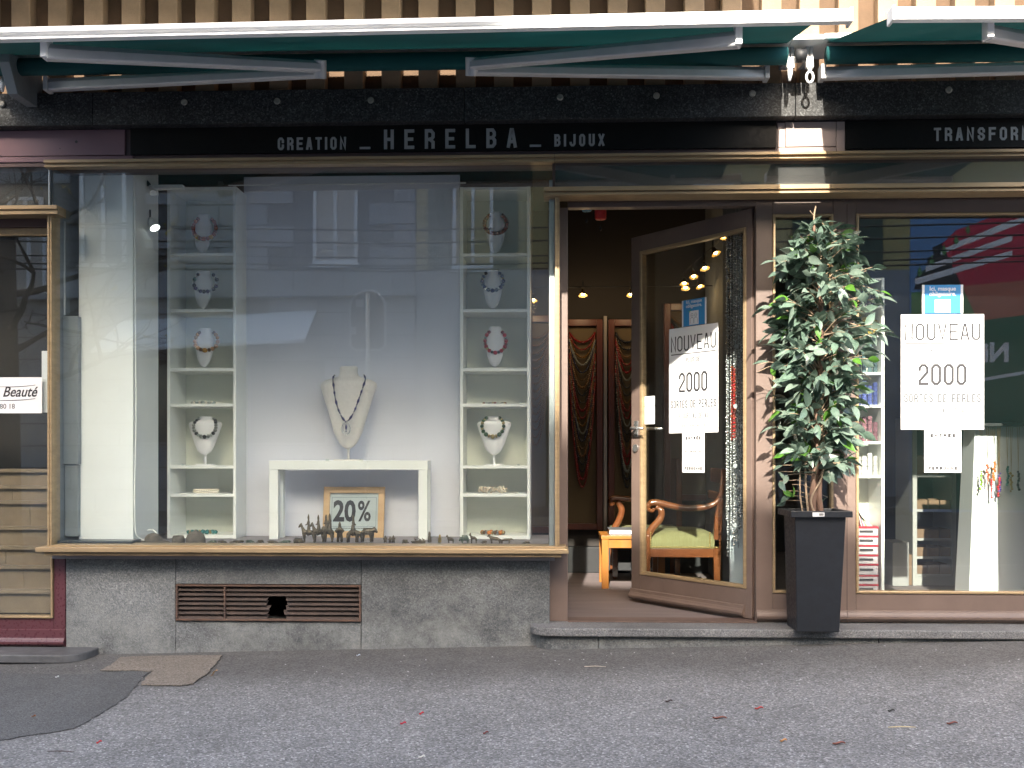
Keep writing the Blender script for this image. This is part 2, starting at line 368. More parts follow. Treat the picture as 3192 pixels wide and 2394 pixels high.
def fontmesh(mb, body, x, z, size, y, sx=1., bold=0., shear=0., align='LEFT', mp=None, ext=.0006):
    """the built-in typeface, as geometry"""
    mp = mp or (lambda p: p)
    cu = bpy.data.curves.new('t', 'FONT'); cu.body = body; cu.size = size; cu.offset = bold; cu.shear = shear; cu.align_x = align; cu.extrude = ext; cu.resolution_u = 3
    o = bpy.data.objects.new('t', cu); C.objects.link(o)
    bpy.context.view_layer.update()
    me = bpy.data.meshes.new_from_object(o.evaluated_get(bpy.context.evaluated_depsgraph_get()))
    mb.add([mp((x+v.co.x*sx, y-v.co.z, z+v.co.y)) for v in me.vertices], [tuple(p.vertices) for p in me.polygons])
    bpy.data.objects.remove(o); bpy.data.curves.remove(cu); bpy.data.meshes.remove(me)
# ================================================================== GROUND
def gz(X, Y):
    Xc = max(-14, min(14, X)); z = -.115+.027*(Xc+.1)
    return z+.018*min(0, max(Y, -3.4))
def gz_road(X, Y): return gz(X, -3.4)-.12
pave_m = bpy.data.materials.new('asphalt_pavement'); pave_m.use_nodes = True
def asphalt(m, near, far, light, scale=230., wear=True, rough=.85):
    n = m.node_tree.nodes; l = m.node_tree.links; b = n['Principled BSDF']; b.inputs['Roughness'].default_value = rough
    tc = n.new('ShaderNodeTexCoord'); v = n.new('ShaderNodeTexVoronoi'); v.inputs['Scale'].default_value = scale; l.new(tc.outputs['Object'], v.inputs['Vector'])
    sp = n.new('ShaderNodeSeparateColor'); l.new(v.outputs['Color'], sp.inputs[0])
    r1 = n.new('ShaderNodeValToRGB'); e = r1.color_ramp.elements; e[0].color = (*[c*.55 for c in near], 1); e[1].color = (*[c*1.5 for c in near], 1); e[1].position = .97
    r2 = n.new('ShaderNodeValToRGB'); e = r2.color_ramp.elements; e[0].color = (*[c*.55 for c in far], 1); e[1].color = (*light, 1); k = e.new(.45); k.color = (*far, 1); k = e.new(.82); k.color = (*[c*1.35 for c in far], 1); k = e.new(.93); k.color = (*[c*.7 for c in light], 1)
    l.new(sp.outputs[0], r1.inputs[0]); l.new(sp.outputs[0], r2.inputs[0])
    sx = n.new('ShaderNodeSeparateXYZ'); l.new(tc.outputs['Object'], sx.inputs[0])
    nz = n.new('ShaderNodeTexNoise'); nz.inputs['Scale'].default_value = 1.6; nz.inputs['Detail'].default_value = 7; l.new(tc.outputs['Object'], nz.inputs['Vector'])
    ad = n.new('ShaderNodeMath'); ad.operation = 'MULTIPLY_ADD'; ad.inputs[1].default_value = 1.1; l.new(nz.outputs[0], ad.inputs[0]); l.new(sx.outputs['Y'], ad.inputs[2])
    mr = n.new('ShaderNodeMapRange'); mr.inputs[1].default_value = .2; mr.inputs[2].default_value = -.42; mr.inputs[3].default_value = 0; mr.inputs[4].default_value = 1; mr.interpolation_type = 'SMOOTHSTEP'
    l.new(ad.outputs[0], mr.inputs[0])
    mx = n.new('ShaderNodeMixRGB'); l.new(mr.outputs[0], mx.inputs[0]); l.new(r1.outputs[0], mx.inputs[1]); l.new(r2.outputs[0], mx.inputs[2])
    if not wear: mx.inputs[0].default_value = 0; l.remove(mx.inputs[0].links[0])
    n2 = n.new('ShaderNodeTexNoise'); n2.inputs['Scale'].default_value = 3.3; n2.inputs['Detail'].default_value = 8; n2.inputs['Roughness'].default_value = .7; l.new(tc.outputs['Object'], n2.inputs['Vector'])
    m3 = n.new('ShaderNodeMapRange'); m3.inputs[1].default_value = .3; m3.inputs[2].default_value = .7; m3.inputs[3].default_value = .78; m3.inputs[4].default_value = 1.18; l.new(n2.outputs[0], m3.inputs[0])
    mu = n.new('ShaderNodeMixRGB'); mu.blend_type = 'MULTIPLY'; mu.inputs[0].default_value = 1; l.new(mx.outputs[0], mu.inputs[1]); l.new(m3.outputs[0], mu.inputs[2]); l.new(mu.outputs[0], b.inputs['Base Color'])
    bp = n.new('ShaderNodeBump'); bp.inputs['Strength'].default_value = .55; bp.inputs['Distance'].default_value = .004; l.new(v.outputs['Distance'], bp.inputs['Height']); l.new(bp.outputs[0], b.inputs['Normal'])
asphalt(pave_m, (.088, .084, .083), (.14, .137, .139), (.36, .356, .356), 150)
patch_m = bpy.data.materials.new('asphalt_patch'); patch_m.use_nodes = True; asphalt(patch_m, (.076, .076, .078), (.1, .1, .1), (.3, .3, .3), 190, False)
tan_m = bpy.data.materials.new('asphalt_tan'); tan_m.use_nodes = True; asphalt(tan_m, (.165, .14, .118), (.1, .1, .1), (.3, .3, .3), 190, False)
road_m = bpy.data.materials.new('asphalt_road'); road_m.use_nodes = True; asphalt(road_m, (.10, .10, .105), (.1, .1, .1), (.3, .3, .3), 120, False)
kerb_m = speckle_mat('kerb_stone', (.2, .2, .2), (.3, .3, .3), (.45, .45, .45), 120, .2, 2)

def sheet(xs, ys, fn):
    mb = MB(); vs = [(x, y, fn(x, y)) for y in ys for x in xs]; nx = len(xs)
    return mb.add(vs, [(j*nx+i, j*nx+i+1, (j+1)*nx+i+1, (j+1)*nx+i) for j in range(len(ys)-1) for i in range(nx-1)])
def lin(a, b, n): return [a+(b-a)*i/n for i in range(n+1)]
XS = [-400, -60, -30]+lin(-14, 14, 28)+[30, 60, 400]
tag(sheet(XS, [-600, -200, -60, -30, -16, -12.2, -8, -3.5, 40, 200], lambda x, y: gz_road(x, y)-.02).build('ground', road_m), kind='structure')
tag(sheet(XS, lin(-12.2, -3.45, 4), lambda x, y: gz_road(x, y)-.004).build('road', road_m), kind='structure')
tag(sheet([-60, -30]+lin(-14, 14, 56)+[30, 60], lin(-3.3, .34, 18), gz).build('pavement', pave_m), kind='structure')
kb = MB()
for i in range(-14, 14):
    kb.add([(x, y, gz(x, -3.3)+dz) for x in (i+.01, i+.99) for y, dz in ((-3.45, -.16), (-3.45, .003), (-3.3, .003), (-3.3, -.16))], [(0, 1, 2, 3), (7, 6, 5, 4), (0, 4, 5, 1), (1, 5, 6, 2), (2, 6, 7, 3)])
tag(kb.build('kerb', kerb_m), kind='structure')
tag(sheet([-60, -30]+lin(-14, 14, 14)+[30, 60], [-16.2, -12.2], lambda x, y: gz_road(x, y)+.12).build('pavement', road_m), kind='structure')
tag(MB().prism([(-12.2, -.1), (-12.2, .12), (-12.35, .12), (-12.35, -.1)], -14, 14, 'x').xf(lambda v: (v[0], v[1], v[2]+gz_road(v[0], 0)+.003)).build('kerb', kerb_m), kind='structure')

def ragged(m):
    """the repair thins out raggedly at its rim"""
    n = m.node_tree.nodes; l = m.node_tree.links
    at = n.new('ShaderNodeAttribute'); at.attribute_name = 'wear'; tc = n.new('ShaderNodeTexCoord'); nz = n.new('ShaderNodeTexNoise'); nz.inputs['Scale'].default_value = 45; nz.inputs['Detail'].default_value = 8; l.new(tc.outputs['Object'], nz.inputs['Vector'])
    ad = n.new('ShaderNodeMath'); l.new(at.outputs['Fac'], ad.inputs[0]); l.new(nz.outputs[0], ad.inputs[1])
    mr = n.new('ShaderNodeMapRange'); mr.inputs[1].default_value = .72; mr.inputs[2].default_value = 1.05; l.new(ad.outputs[0], mr.inputs[0])
    tr = n.new('ShaderNodeBsdfTransparent'); mx = n.new('ShaderNodeMixShader'); l.new(mr.outputs[0], mx.inputs[0]); l.new(tr.outputs[0], mx.inputs[1]); l.new(n['Principled BSDF'].outputs[0], mx.inputs[2]); l.new(mx.outputs[0], n['Material Output'].inputs[0])
ragged(patch_m); ragged(tan_m)
# asphalt repairs, outlines measured on the pavement (metres)
def gpt(px, py):
    """pixel -> point on the pavement"""
    u = (px-1596)/F; v = (HOR-py)/F; lo, hi = 2.5, 8.
    for _ in range(40):
        d = (lo+hi)/2; x = u*d*cs-d*sn; y = CAMY+d*cs+u*d*sn
        if CAMZ+v*d > gz(x, y): lo = d
        else: hi = d
    return x, y
def wob(poly, n=5, a=.006):
    out = []
    for i, p in enumerate(poly):
        q = poly[(i+1) % len(poly)]
        for k in range(n):
            t = k/n; out.append((p[0]+(q[0]-p[0])*t+random.uniform(-a, a), p[1]+(q[1]-p[1])*t+random.uniform(-a, a)))
    return out
def patch(name, poly, m, dz):
    bm = bmesh.new(); f = bm.faces.new([bm.verts.new((x, y, gz(x, y)+dz)) for x, y in poly]); rim_v = set(v.index for v in f.verts)
    bm.verts.index_update(); nv0 = len(bm.verts)
    bmesh.ops.inset_region(bm, faces=[f], thickness=.03, use_even_offset=False, use_boundary=True)
    bmesh.ops.triangulate(bm, faces=bm.faces[:])
    lay = bm.verts.layers.float.new('wear'); bm.verts.ensure_lookup_table()
    for v in bm.verts: v[lay] = 0. if v.is_boundary else 1.
    for v in bm.verts: v.co.z = gz(v.co.x, v.co.y)+(dz if not v.is_boundary else .0025)
    me = bpy.data.meshes.new(name); bm.to_mesh(me); bm.free(); me.materials.append(m)
    if sum(p.normal.z for p in me.polygons) < 0: me.flip_normals()
    return put(name, me)
L0 = gpt(0, 2312); L1 = gpt(0, 2100)
dk = [(-3.4, L0[1]-.3), L0]+[gpt(*p) for p in ((75, 2296), (150, 2288), (235, 2272), (290, 2240), (350, 2205), (400, 2172), (425, 2140), (445, 2112), (470, 2096), (400, 2094), (240, 2106))]+[L1, (-3.4, L1[1])]
tag(patch('asphalt_patch', wob(dk), patch_m, .004), kind='structure')
tn = [gpt(*p) for p in ((375, 2052), (480, 2049), (690, 2047), (668, 2078), (640, 2108), (600, 2136), (560, 2141), (437, 2139), (455, 2118), (476, 2096), (400, 2093), (310, 2094), (345, 2078))]
tag(patch('asphalt_patch', wob(tn), tan_m, .008), kind='structure')

# ================================================================== SHOP BUILDING
YD = .16            # plane of the door and right window frames
bld = thing('shop_building', 'shop building with tan ribbed wall, dark granite lintel and grey plinth', 'building', (0, .2, -.1))
XL, XR = -6.5, 6.5
RBY = .075          # recess plane between the ribs
zlt, zlb = Zp(262, 2128, -.06), Zp(378, 1200, -.06)       # lintel top and bottom
MB().box(XL, XR, RBY, RBY+.2, zlt-.1, 9).build('wall', recess_m, bld)
# ribs
pitch = wx(1000+116.6, 0)-wx(1000, 0); x0 = wx(34, 0); bwid = wx(92, 0)-wx(34, 0); rb = []
me = MB().box(-bwid/2, bwid/2, 0, RBY-.001, zlt-.1, 7.5).mesh('rib', batten_m)
k = -28
while x0+k*pitch < XR-.1:
    xx = x0+k*pitch+bwid/2
    if xx > XL+.1: put('rib', me, bld, Vector((xx+random.uniform(-.003, .003), 0, 0))-LOC[bld.name], bevel=.004)
    k += 1
# the floor above juts out over the left part (out of the frame, it shades the upper wall)
MB().box(XL, wx(2290, 0)+.02, -1.1, RBY-.002, 3.68, 3.9).build('balcony_slab', recess_m, bld, bevel=.01)
# lintel slabs with bolts
xj = [XL, wx(288, -.06), wx(1447, -.06), wx(2480, -.06), XR]
slabs = []
for a, b in zip(xj[:-1], xj[1:]):
    slabs.append(MB().box(a+.0015, b-.0015, -.06+random.uniform(0, .003), .07, zlb, zlt).build('lintel_slab', granite_d, bld, bevel=.003))
bm_ = MB().tube([(0, 0, 0), (0, -.006, 0), (0, -.009, 0)], [.0165, .0165, .012], 12).mesh('bolt', bolt_m)
for px, py in ((8, 324), (575, 319), (864, 316), (1156, 313), (1746, 304), (2046, 299), (2345, 292), (2957, 281)):
    v = V3(px, py, -.06); i = max(j for j in range(4) if xj[j] < v.x)
    put('bolt', bm_, slabs[i], v-LOC[bld.name])
# strip under the lintel and the boarding behind the signs
zfb = Zp(487, 1500, -.01)
MB().box(XL, XR, .02, .2, zfb-.02, zlb-.001).build('fascia_board', mat('fascia_brown', (.085, .05, .05), .45, var=.1, vscale=3), bld)
def fpanel(px0, px1, py0, py1, pref, y, m, holes=()):
    o = MB().pbox(px0, px1, py0, py1, y, .0198, pref).build('fascia_panel', m, bld, bevel=.0015)
    for h in holes:
        v = V3(h[0], h[1], y); MB().tube([v+Vector((0, .004, 0)), v-Vector((0, .0008, 0))], h[2], 10).build('screw_hole', black_m, o)
xl0 = -60
fpanel(-1500, 389, 404, 484, 300, .008, mauve, ((238, 442, .0075), (187, 463, .003), (100, 485, .002)))
fpanel(-1500, 415, 486, 503, 300, .012, mauve)
pinkpan = mat('dusky_panel', (.36, .285, .27), .5, var=.06, vscale=3)
fpanel(2449, 2606, 381, 457, 2450, .008, pinkpan)
fpanel(2424, 2447, 383, 459, 2450, .012, pinkpan); fpanel(2424, 2606, 460, 476, 2450, .012, pinkpan)
fpanel(2608, 2634, 381, 474, 2450, .012, pinkpan)
# plinth under the display window: three granite slabs, the middle one round the vent
pz1 = Zp(1728, 900, .03)
def pl(px0, px1, py0, py1, y=.085):
    x0, x1 = wx(px0, y)+.001, wx(px1, y)-.001
    zt = pz1 if py0 is None else Zp(py0, (px0+px1)/2, y); zb = -.45 if py1 is None else Zp(py1, (px0+px1)/2, y)
    return MB().box(x0, x1, y, .3, zb, zt).build('plinth_slab', granite, bld, bevel=.003)
pl(205, 547, None, None); pl(1126, 1714, None, None, .082)
pl(547, 1126, None, 1821, .087); pl(547, 1126, 1938, None, .089)
# sill boards, brackets etc. belong to the windows; interior floor slab edge
MB().box(XL, XR, .32, .5, -.4, -.02).build('foundation', step_m, bld)

# ================================================================== STEPS
def slab_step(name, label, pl_, z0, z1, m):
    return solo(MB().prism(pl_, z0, z1, 'z'), name, m, label, 'step', bevel=.006)
def rounded(x0, x1, y0, y1, r, left=True):
    pts = []
    if left:
        pts = [(x1, y1), (x0, y1)]+[(x0+r-r*math.cos(a), y0+r-r*math.sin(a)) for a in lin(0, math.pi/2, 7)]+[(x1, y0)]
    else:
        pts = [(x0, y1), (x0, y0)]+[(x1-r+r*math.sin(a), y0+r-r*math.cos(a)) for a in lin(0, math.pi/2, 7)]+[(x1, y1)]
    return pts
sx0 = wx(1652, -.06)
slab_step('door_step', 'long grey stone step with rounded end under the shop door', rounded(sx0, 6.4, -.06, .31, .12), -.042, 0, step_m)
rz = thing('step_riser', 'rough pale stone riser below the shop door step', 'step', (sx0+1, 0, -.3))
rx = [sx0+.03, wx(1866, -.03), wx(2740, -.03), 6.4]
for i in range(3):
    MB().prism(rounded(rx[i], rx[i+1]-.003, -.03+.002*i, .30, .1) if i == 0 else [(rx[i], -.03), (rx[i+1]-.003, -.03), (rx[i+1]-.003, .3), (rx[i], .3)], -.4, -.0425, 'z').build('riser_stone', granite, rz, bevel=.004)
lsx1 = wx(258, -.1); lz = Zp(2041, 100, -.13)
slab_step('neighbour_step', 'short dark stone step with rounded end at the neighbouring shop', rounded(-6.4, lsx1, -.14, .3, .12, False), lz-.042, lz, mat('dark_step', (.085, .085, .09), .6, var=.25, vscale=14, bump=.3, bscale=150))

# ================================================================== VENT GRILLE (broken)
vg = thing('vent_grille', 'rusty brown louvred vent grille with a hole broken through it', 'vent', (wx(836, .08), .085, Zp(1938, 836, .08)))
Yv = .08; vx0, vx1 = wx(548, Yv), wx(1125, Yv); vz0, vz1 = Zp(1936, 836, Yv), Zp(1823, 836, Yv); t = .01
for b in ((vx0, vx1, vz0, vz0+t), (vx0, vx1, vz1-t, vz1), (vx0, vx0+t, vz0+t, vz1-t), (vx1-t, vx1, vz0+t, vz1-t)):
    MB().box(b[0], b[1], Yv-.004, Yv+.03, b[2], b[3]).build('frame_bar', rustframe, vg, bevel=.002)
vm = wx(700, Yv); MB().box(vm-.004, vm+.004, Yv-.001, Yv+.03, vz0+t, vz1-t).build('mullion', rustframe, vg)
nb = 7; hx0, hx1 = wx(833, Yv), wx(888, Yv)
for i in range(nb):
    zc = vz0+t+(vz1-vz0-2*t)*(i+.5)/nb; hh = (vz1-vz0-2*t)/nb
    def louv(a, b, ja=0, jb=0):
        q = [(Yv+.004, zc-hh*.45), (Yv+.03, zc+hh*.35), (Yv+.033, zc+hh*.35), (Yv+.007, zc-hh*.5), (Yv+.003, zc-hh*.5)]
        m_ = MB().prism(q, a, b, 'x')
        m_.xf(lambda v: (v[0]+(ja if v[0] < (a+b)/2 else jb)*((v[2]-zc)/hh), v[1], v[2]))
        m_.build('louvre', rust, vg)
    louv(vx0+t, vm-.005)
    if i >= nb-2: louv(vm+.005, vx1-t)
    else:
        j = random.uniform(-.012, .012)
        louv(vm+.005, hx0+j, 0, .01); louv(hx1+random.uniform(-.01, .012), vx1-t, -.012, 0)
MB().box(vx0+t, vx1-t, Yv+.2, Yv+.21, vz0, vz1).build('void_sheet', mat('void_black', (.003, .003, .003), .9, spec=.1), vg)  # black sheet stands in for the darkness inside the broken vent

# ================================================================== SIGNS
zs0 = Zp(478, 1500, 0)
sg = thing('sign_board', 'black shop sign with grey letters CREATION _ HERELBA _ BIJOUX', 'sign', (wx(1400, .004), .01, Zp(474, 1500, .004)))
MB().pbox(406, 2420, 382, 470, .004, .0195, 1500).build('board', signblack, sg, bevel=.001)
Ys = .0035
def sign_word(word, px0, px1, pyt, pyb, stroke, gap_px, parent, tot=None):
    pm = (px0+px1)/2; X0, X1 = wx(px0, Ys), wx(px1, Ys); zb, zt = Zp(pyb, pm, Ys), Zp(pyt, pm, Ys); g = gap_px*(X1-X0)/(px1-px0)
    nl = sum({'I': .35}.get(c, 1.) for c in word); gw = (X1-X0-g*(len(word)-1))/nl
    x = X0
    for ch in word:
        m_ = MB(); x = strokes(m_, ch, x, zb, gw, zt-zb, stroke, 0, Ys-.002, .002)+g
        m_.build('letter', signgrey, parent)
sign_word('CREATION', 866, 1079, 428, 467, .0115, 10, sg)
sign_word('_', 1121, 1155, 453, 465, .0115, 0, sg)
sign_word('HERELBA', 1197, 1611, 402, 463, .0165, 33, sg)
sign_word('_', 1651, 1687, 446, 458, .0115, 0, sg)
sign_word('BIJOUX', 1728, 1884, 418, 456, .0115, 11, sg)
sg2 = thing('sign_board', 'black shop sign with grey letters beginning TRANSFORM', 'sign', (wx(2900, .004), .01, Zp(474, 2900, .004)))
MB().pbox(2637, 4600, 376, 464, .004, .0195, 2700).build('board', signblack, sg2, bevel=.001)
sign_word('TRANSFORM', 2911, 3207, 397, 438, .0115, 12, sg2)
# ================================================================== GOLD RAIL OVER THE WINDOWS (part of the building)
def profile_rail(name, px0, px1, prof, parent, pref, m=gold, ends=True):
    """prof: list of (y, py) corner points, swept along x"""
    X0, X1 = wx(px0, 0), wx(px1, 0)
    return MB().prism([(y, Zp(py, pref, 0)) for y, py in prof], X0, X1, 'x').build(name, m, parent)
profile_rail('top_rail', 146, 918, [(.02, 488), (-.035, 489), (-.035, 498), (-.02, 499), (-.02, 504), (-.03, 505), (-.03, 511), (.02, 512)], bld, 1500)
profile_rail('top_rail', 919, 1728, [(.02, 488), (-.035, 489), (-.035, 498), (-.02, 499), (-.02, 504), (-.03, 505), (-.03, 511), (.02, 512)], bld, 1500)
profile_rail('top_rail', 1729, 5600, [(.02, 487), (-.03, 488), (-.03, 496), (-.01, 497), (-.01, 503), (-.02, 504), (-.02, 507), (.02, 508)], bld, 1500)

# ================================================================== DISPLAY WINDOW
dw = thing('display_window', 'large gold framed shop display window over the grey stone plinth', 'window', (wx(940, 0), 0, Zp(1738, 940, 0)))
zt, zb = Zp(512, 1500, 0), Zp(1704, 900, 0)
gx0, gx1 = wx(166, .03), wx(1727, .03)
MB().box(gx0, gx1, .03, .036, zb, zt+.03).build('pane', glass, dw)
def sill(px0, px1, y0, py0, py1, pr=900): return MB().prism([(y0, Zp(py1, pr, -.03)), (y0, Zp(py0, pr, -.03)+.001), (.12, Zp(py0, pr, -.03)+.004), (.12, Zp(py1, pr, -.03))], wx(px0, -.03), wx(px1, -.03), 'x')
sill(117, 1772, -.055, 1709, 1722).build('sill', gold, dw, bevel=.002)
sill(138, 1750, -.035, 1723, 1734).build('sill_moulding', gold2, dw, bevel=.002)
sill(152, 1764, -.012, 1703, 1709).build('glazing_bead', gold, dw, bevel=.001)
xr0, xr1 = wx(1730, -.01), wx(1744, -.01)
ztr = Zp(614, 1750, -.01)
for q, (a, b, y) in enumerate(((0, .45, -.012), (.47, .8, -.006), (.82, 1, -.01))):
    MB().box(xr0+(xr1-xr0)*a, xr0+(xr1-xr0)*b, y, .06, Zp(1703, 1737, -.01)+.0012*q, ztr).build('post', gold, dw, bevel=.001)
MB().box(wx(1722, .02), wx(1730, .02), .0, .06, ztr+.03, zt).build('mullion', mat('dark_brown', (.05, .03, .025), .5), dw)
MB().box(wx(1712, .045), wx(1729, .045), .045, .2, zb, Zp(560, 1715, .045)).build('corner_strip', mat('alu_grey', (.35, .38, .40), .4, .5), dw, bevel=.001)
MB().box(xr0+.001, xr1-.002, .061, YD-.001, zb, ztr).build('return_panel', brown, dw)
# left side of the display: dark grey reveal and a casing
lw = wx(166, .05)
MB().box(lw-.02, lw, .037, .95, zb-.02, zt+.2).build('side_panel', greymetal, dw)
MB().box(lw, wx(243, .4)+.02, .62, .64, zb-.01, zt+.2).build('back_panel', greymetal, dw)

# floor and ceiling of the display box
FZ = .39
tag(MB().box(lw, wx(1729, .05), .0375, 1.0, .33, FZ).build('display_floor', mat('display_floor_grey', (.24, .22, .235), .75, var=.12, vscale=5)), kind='structure')
tag(MB().box(lw, wx(1729, .05), .038, 1.0, 2.62, 2.66).build('display_ceiling', mat('display_ceiling_grey', (.30, .31, .33), .8)), kind='structure')
# ================================================================== TRANSOM + DOOR FRAME (shopfront)
sf = thing('shopfront', 'brown painted shopfront with gold beading and glass transom', 'shopfront', (wx(2500, YD), YD, 0))
profile_rail('transom_rail', 1695, 5600, [(.08, 585), (-.04, 588), (-.04, 601), (-.02, 602), (-.02, 606), (-.032, 607), (-.032, 613), (.08, 616)], sf, 1750)
ztt, ztb = Zp(505, 1800, .03), Zp(590, 1800, .03)
MB().box(wx(1731, .03), 6.4, .03, .036, ztb-.01, ztt+.02).build('transom_pane', glass_t, sf)
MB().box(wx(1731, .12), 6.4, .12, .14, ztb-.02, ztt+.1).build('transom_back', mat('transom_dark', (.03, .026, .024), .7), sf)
zh0, zh1 = Zp(645, 2000, YD), Zp(612, 2000, YD)
xj0, xj1 = wx(1746, YD), wx(1770, YD)          # left jamb
xh0, xh1 = wx(2356, YD), wx(2407, YD)          # jamb right of the door
MB().box(xj0-.06, xj1, YD, YD+.07, 0, zh0).build('jamb', brown, sf, bevel=.003)
MB().box(xj1, xh0+.01, YD, YD+.06, zh0, zh1+.03).build('header', brown, sf, bevel=.003)
# slatted ventilation strip in the header
mb = MB(); me = MB().box(0, .009, -.006, 0, 0, .022).mesh('slat', brown)
n_ = int((3.2-xj1)/.0155)
for i in range(n_): mb.box(xj1+.02+i*.0155, xj1+.029+i*.0155, YD-.006, YD-.0005, zh1-.032, zh1-.012)
tag(mb.build('vent_slats', brown, sf), kind='stuff')
# sidelight and right window frames
zw0, zw1 = Zp(1850, 2700, YD), Zp(666, 2700, YD)
sx0_, sx1_ = wx(2408, YD), wx(2597, YD); wx0_ = wx(2668, YD); wxe = wx(3246, YD)
MB().box(xh0, sx0_, YD-.002, YD+.07, .005, zh1).build('jamb', brown, sf, bevel=.003)
MB().box(sx1_, wx0_, YD-.002, YD+.07, .005, zh1).build('stile', brown, sf, bevel=.003)
zr = wx(2640, YD); MB().box(zr-.0015, zr+.0015, YD-.0028, YD, .005, zh1-.05).build('stile_joint', mat('joint_dark', (.05, .032, .026), .8), sf)
MB().box(sx0_, sx1_, YD, YD+.06, .005, zw0).build('bottom_rail', brown, sf, bevel=.003)
MB().box(sx0_, sx1_, YD, YD+.06, zw1, zh1).build('top_rail', brown, sf, bevel=.003)
MB().box(wx0_, wxe, YD, YD+.06, .005, zw0).build('bottom_rail', brown, sf, bevel=.003)
MB().box(wx0_, wxe, YD, YD+.06, zw1, zh1).build('top_rail', brown, sf, bevel=.003)
def moulding(x0, x1, par, nm='base_moulding', y=YD, m=brown, z0=.012, h=.052):
    return MB().prism([(y, z0), (y-.012, z0+.004), (y-.02, z0+.012), (y-.022, z0+.024), (y-.014, z0+.034), (y-.011, z0+.04), (y-.008, z0+.044), (y-.006, z0+h), (y, z0+h+.004)], x0, x1, 'x').build(nm, m, par)
moulding(xh0+.004, zr-.001, sf); moulding(zr+.001, 6.4, sf)
MB().box(wxe, wxe+.16, YD-.002, YD+.07, .005, zh1).build('stile', brown, sf, bevel=.003)  # stile out of view, added to end the sun strip on the stand
MB().box(wxe+.1605, 6.4, YD+.04, YD+.06, .005, zh1).build('end_panel', brown, sf)
def gold_frame(x0, x1, z0, z1, y, par, t=.014, nm='gold_bead', m=gold):
    for a, b, c, d in ((x0, x0+t, z0, z1), (x1-t, x1, z0, z1), (x0+t, x1-t, z0, z0+t), (x0+t, x1-t, z1-t, z1)):
        MB().box(a, b, y-.008, y+.03, c, d).build(nm, m, par, bevel=.003)
gold_frame(sx0_, sx1_, zw0, zw1, YD, sf); gold_frame(wx0_, wxe, zw0, zw1, YD, sf)
MB().box(sx0_+.01, sx1_-.01, YD+.031, YD+.037, zw0+.01, zw1-.01).build('sidelight_pane', glass_r, sf)
MB().box(wx0_+.01, wxe-.01, YD+.031, YD+.037, zw0+.01, zw1-.01).build('window_pane', glass_r, sf)
MB().box(xj1, xh0, YD-.03, YD+.1, .001, .008).build('threshold', mat('threshold_brown', (.10, .065, .055), .6, var=.2, vscale=10), sf)

# ================================================================== DOOR (open inwards)
HX, HY, DW = wx(2352, YD+.05), YD+.05, .93
zd1 = Zp(650, 2350, HY); zd0 = .012
def proj(p):
    d = -p[0]*sn+(p[1]-CAMY)*cs; return 1596+F*(p[0]*cs+(p[1]-CAMY)*sn)/d, HOR-F*(p[2]-CAMZ)/d
best = min((abs(proj((HX-DW*math.cos(a), HY+DW*math.sin(a), 1))[0]-1976), a) for a in [math.radians(20+.1*i) for i in range(700)])[1]
DA = best
door = thing('shop_door', 'brown shop door with gold beaded glass, standing open inwards', 'door', (HX, HY, 0), -DA)
def dpt(px, py, ly=-.022):
    """pixel -> door-local (x, z) on the door's outer face"""
    o = Vector((HX, HY)); dx = Vector((math.cos(DA), -math.sin(DA))); nn = Vector((-math.sin(DA), -math.cos(DA)))
    u = (px-1596)/F; dr = Vector((cs*u-sn, sn*u+cs)); p0 = o+nn*(-ly)
    t = (p0-Vector((0, CAMY))).dot(nn)/dr.dot(nn); q = Vector((0, CAMY))+dr*t
    return (q-o).dot(dx), CAMZ+(HOR-py)/F*t
dxl, _ = dpt(1995, 1000); dxr, _ = dpt(2326, 1000)
_, dzb = dpt(2150, 1812); _, dzt = dpt(2150, 748)
TH = .022
MB().box(-DW, dxl, -TH, TH, zd0, zd1).build('stile', brown, door, bevel=.003)
MB().box(dxr, 0, -TH, TH, zd0, zd1).build('stile', brown, door, bevel=.003)
MB().box(dxl, dxr, -TH+.001, TH-.001, zd0, dzb).build('bottom_rail', brown, door, bevel=.003)
MB().box(dxl, dxr, -TH+.001, TH-.001, dzt, zd1).build('top_rail', brown, door, bevel=.003)
moulding(-DW-.004, -.05, door, 'kick_moulding', -TH, brown, zd0+.005, .06)
gold_frame(dxl, dxr, dzb, dzt, -TH+.004, door, .02)
MB().box(dxl+.005, dxr-.005, -.003, .003, dzb+.005, dzt-.005).build('pane', glass_door, door)
hzx, hzz = dpt(1983, 1336)
hx = -DW+.045
hd = MB().box(hx-.018, hx+.018, -TH-.006, -TH, hzz-.05, hzz+.045).build('handle_plate', steel, door, bevel=.002)
MB().tube([(hx, -TH-.005, hzz), (hx, -TH-.045, hzz), (hx+.02, -TH-.055, hzz+.002), (hx+.115, -TH-.055, hzz-.002)], [.009, .009, .009, .007], 10).build('lever', steel, hd, smooth=True)
hd2 = MB().box(hx-.018, hx+.018, TH, TH+.006, hzz-.05, hzz+.045).build('handle_plate', steel, door, bevel=.002)
MB().tube([(hx, TH+.005, hzz), (hx, TH+.045, hzz), (hx+.02, TH+.055, hzz+.002), (hx+.115, TH+.055, hzz-.002)], [.009, .009, .009, .007], 10).build('lever', steel, hd2, smooth=True)
MB().tube([(hx, -TH-.002, hzz-.115), (hx, -TH-.012, hzz-.115)], .022, 14).build('lock_rose', steel, door)
for zz in (.25, 1.05, 1.9): MB().tube([(.004, TH+.006, zz), (.004, TH+.006, zz+.09)], .008, 8).build('hinge', steel, door)

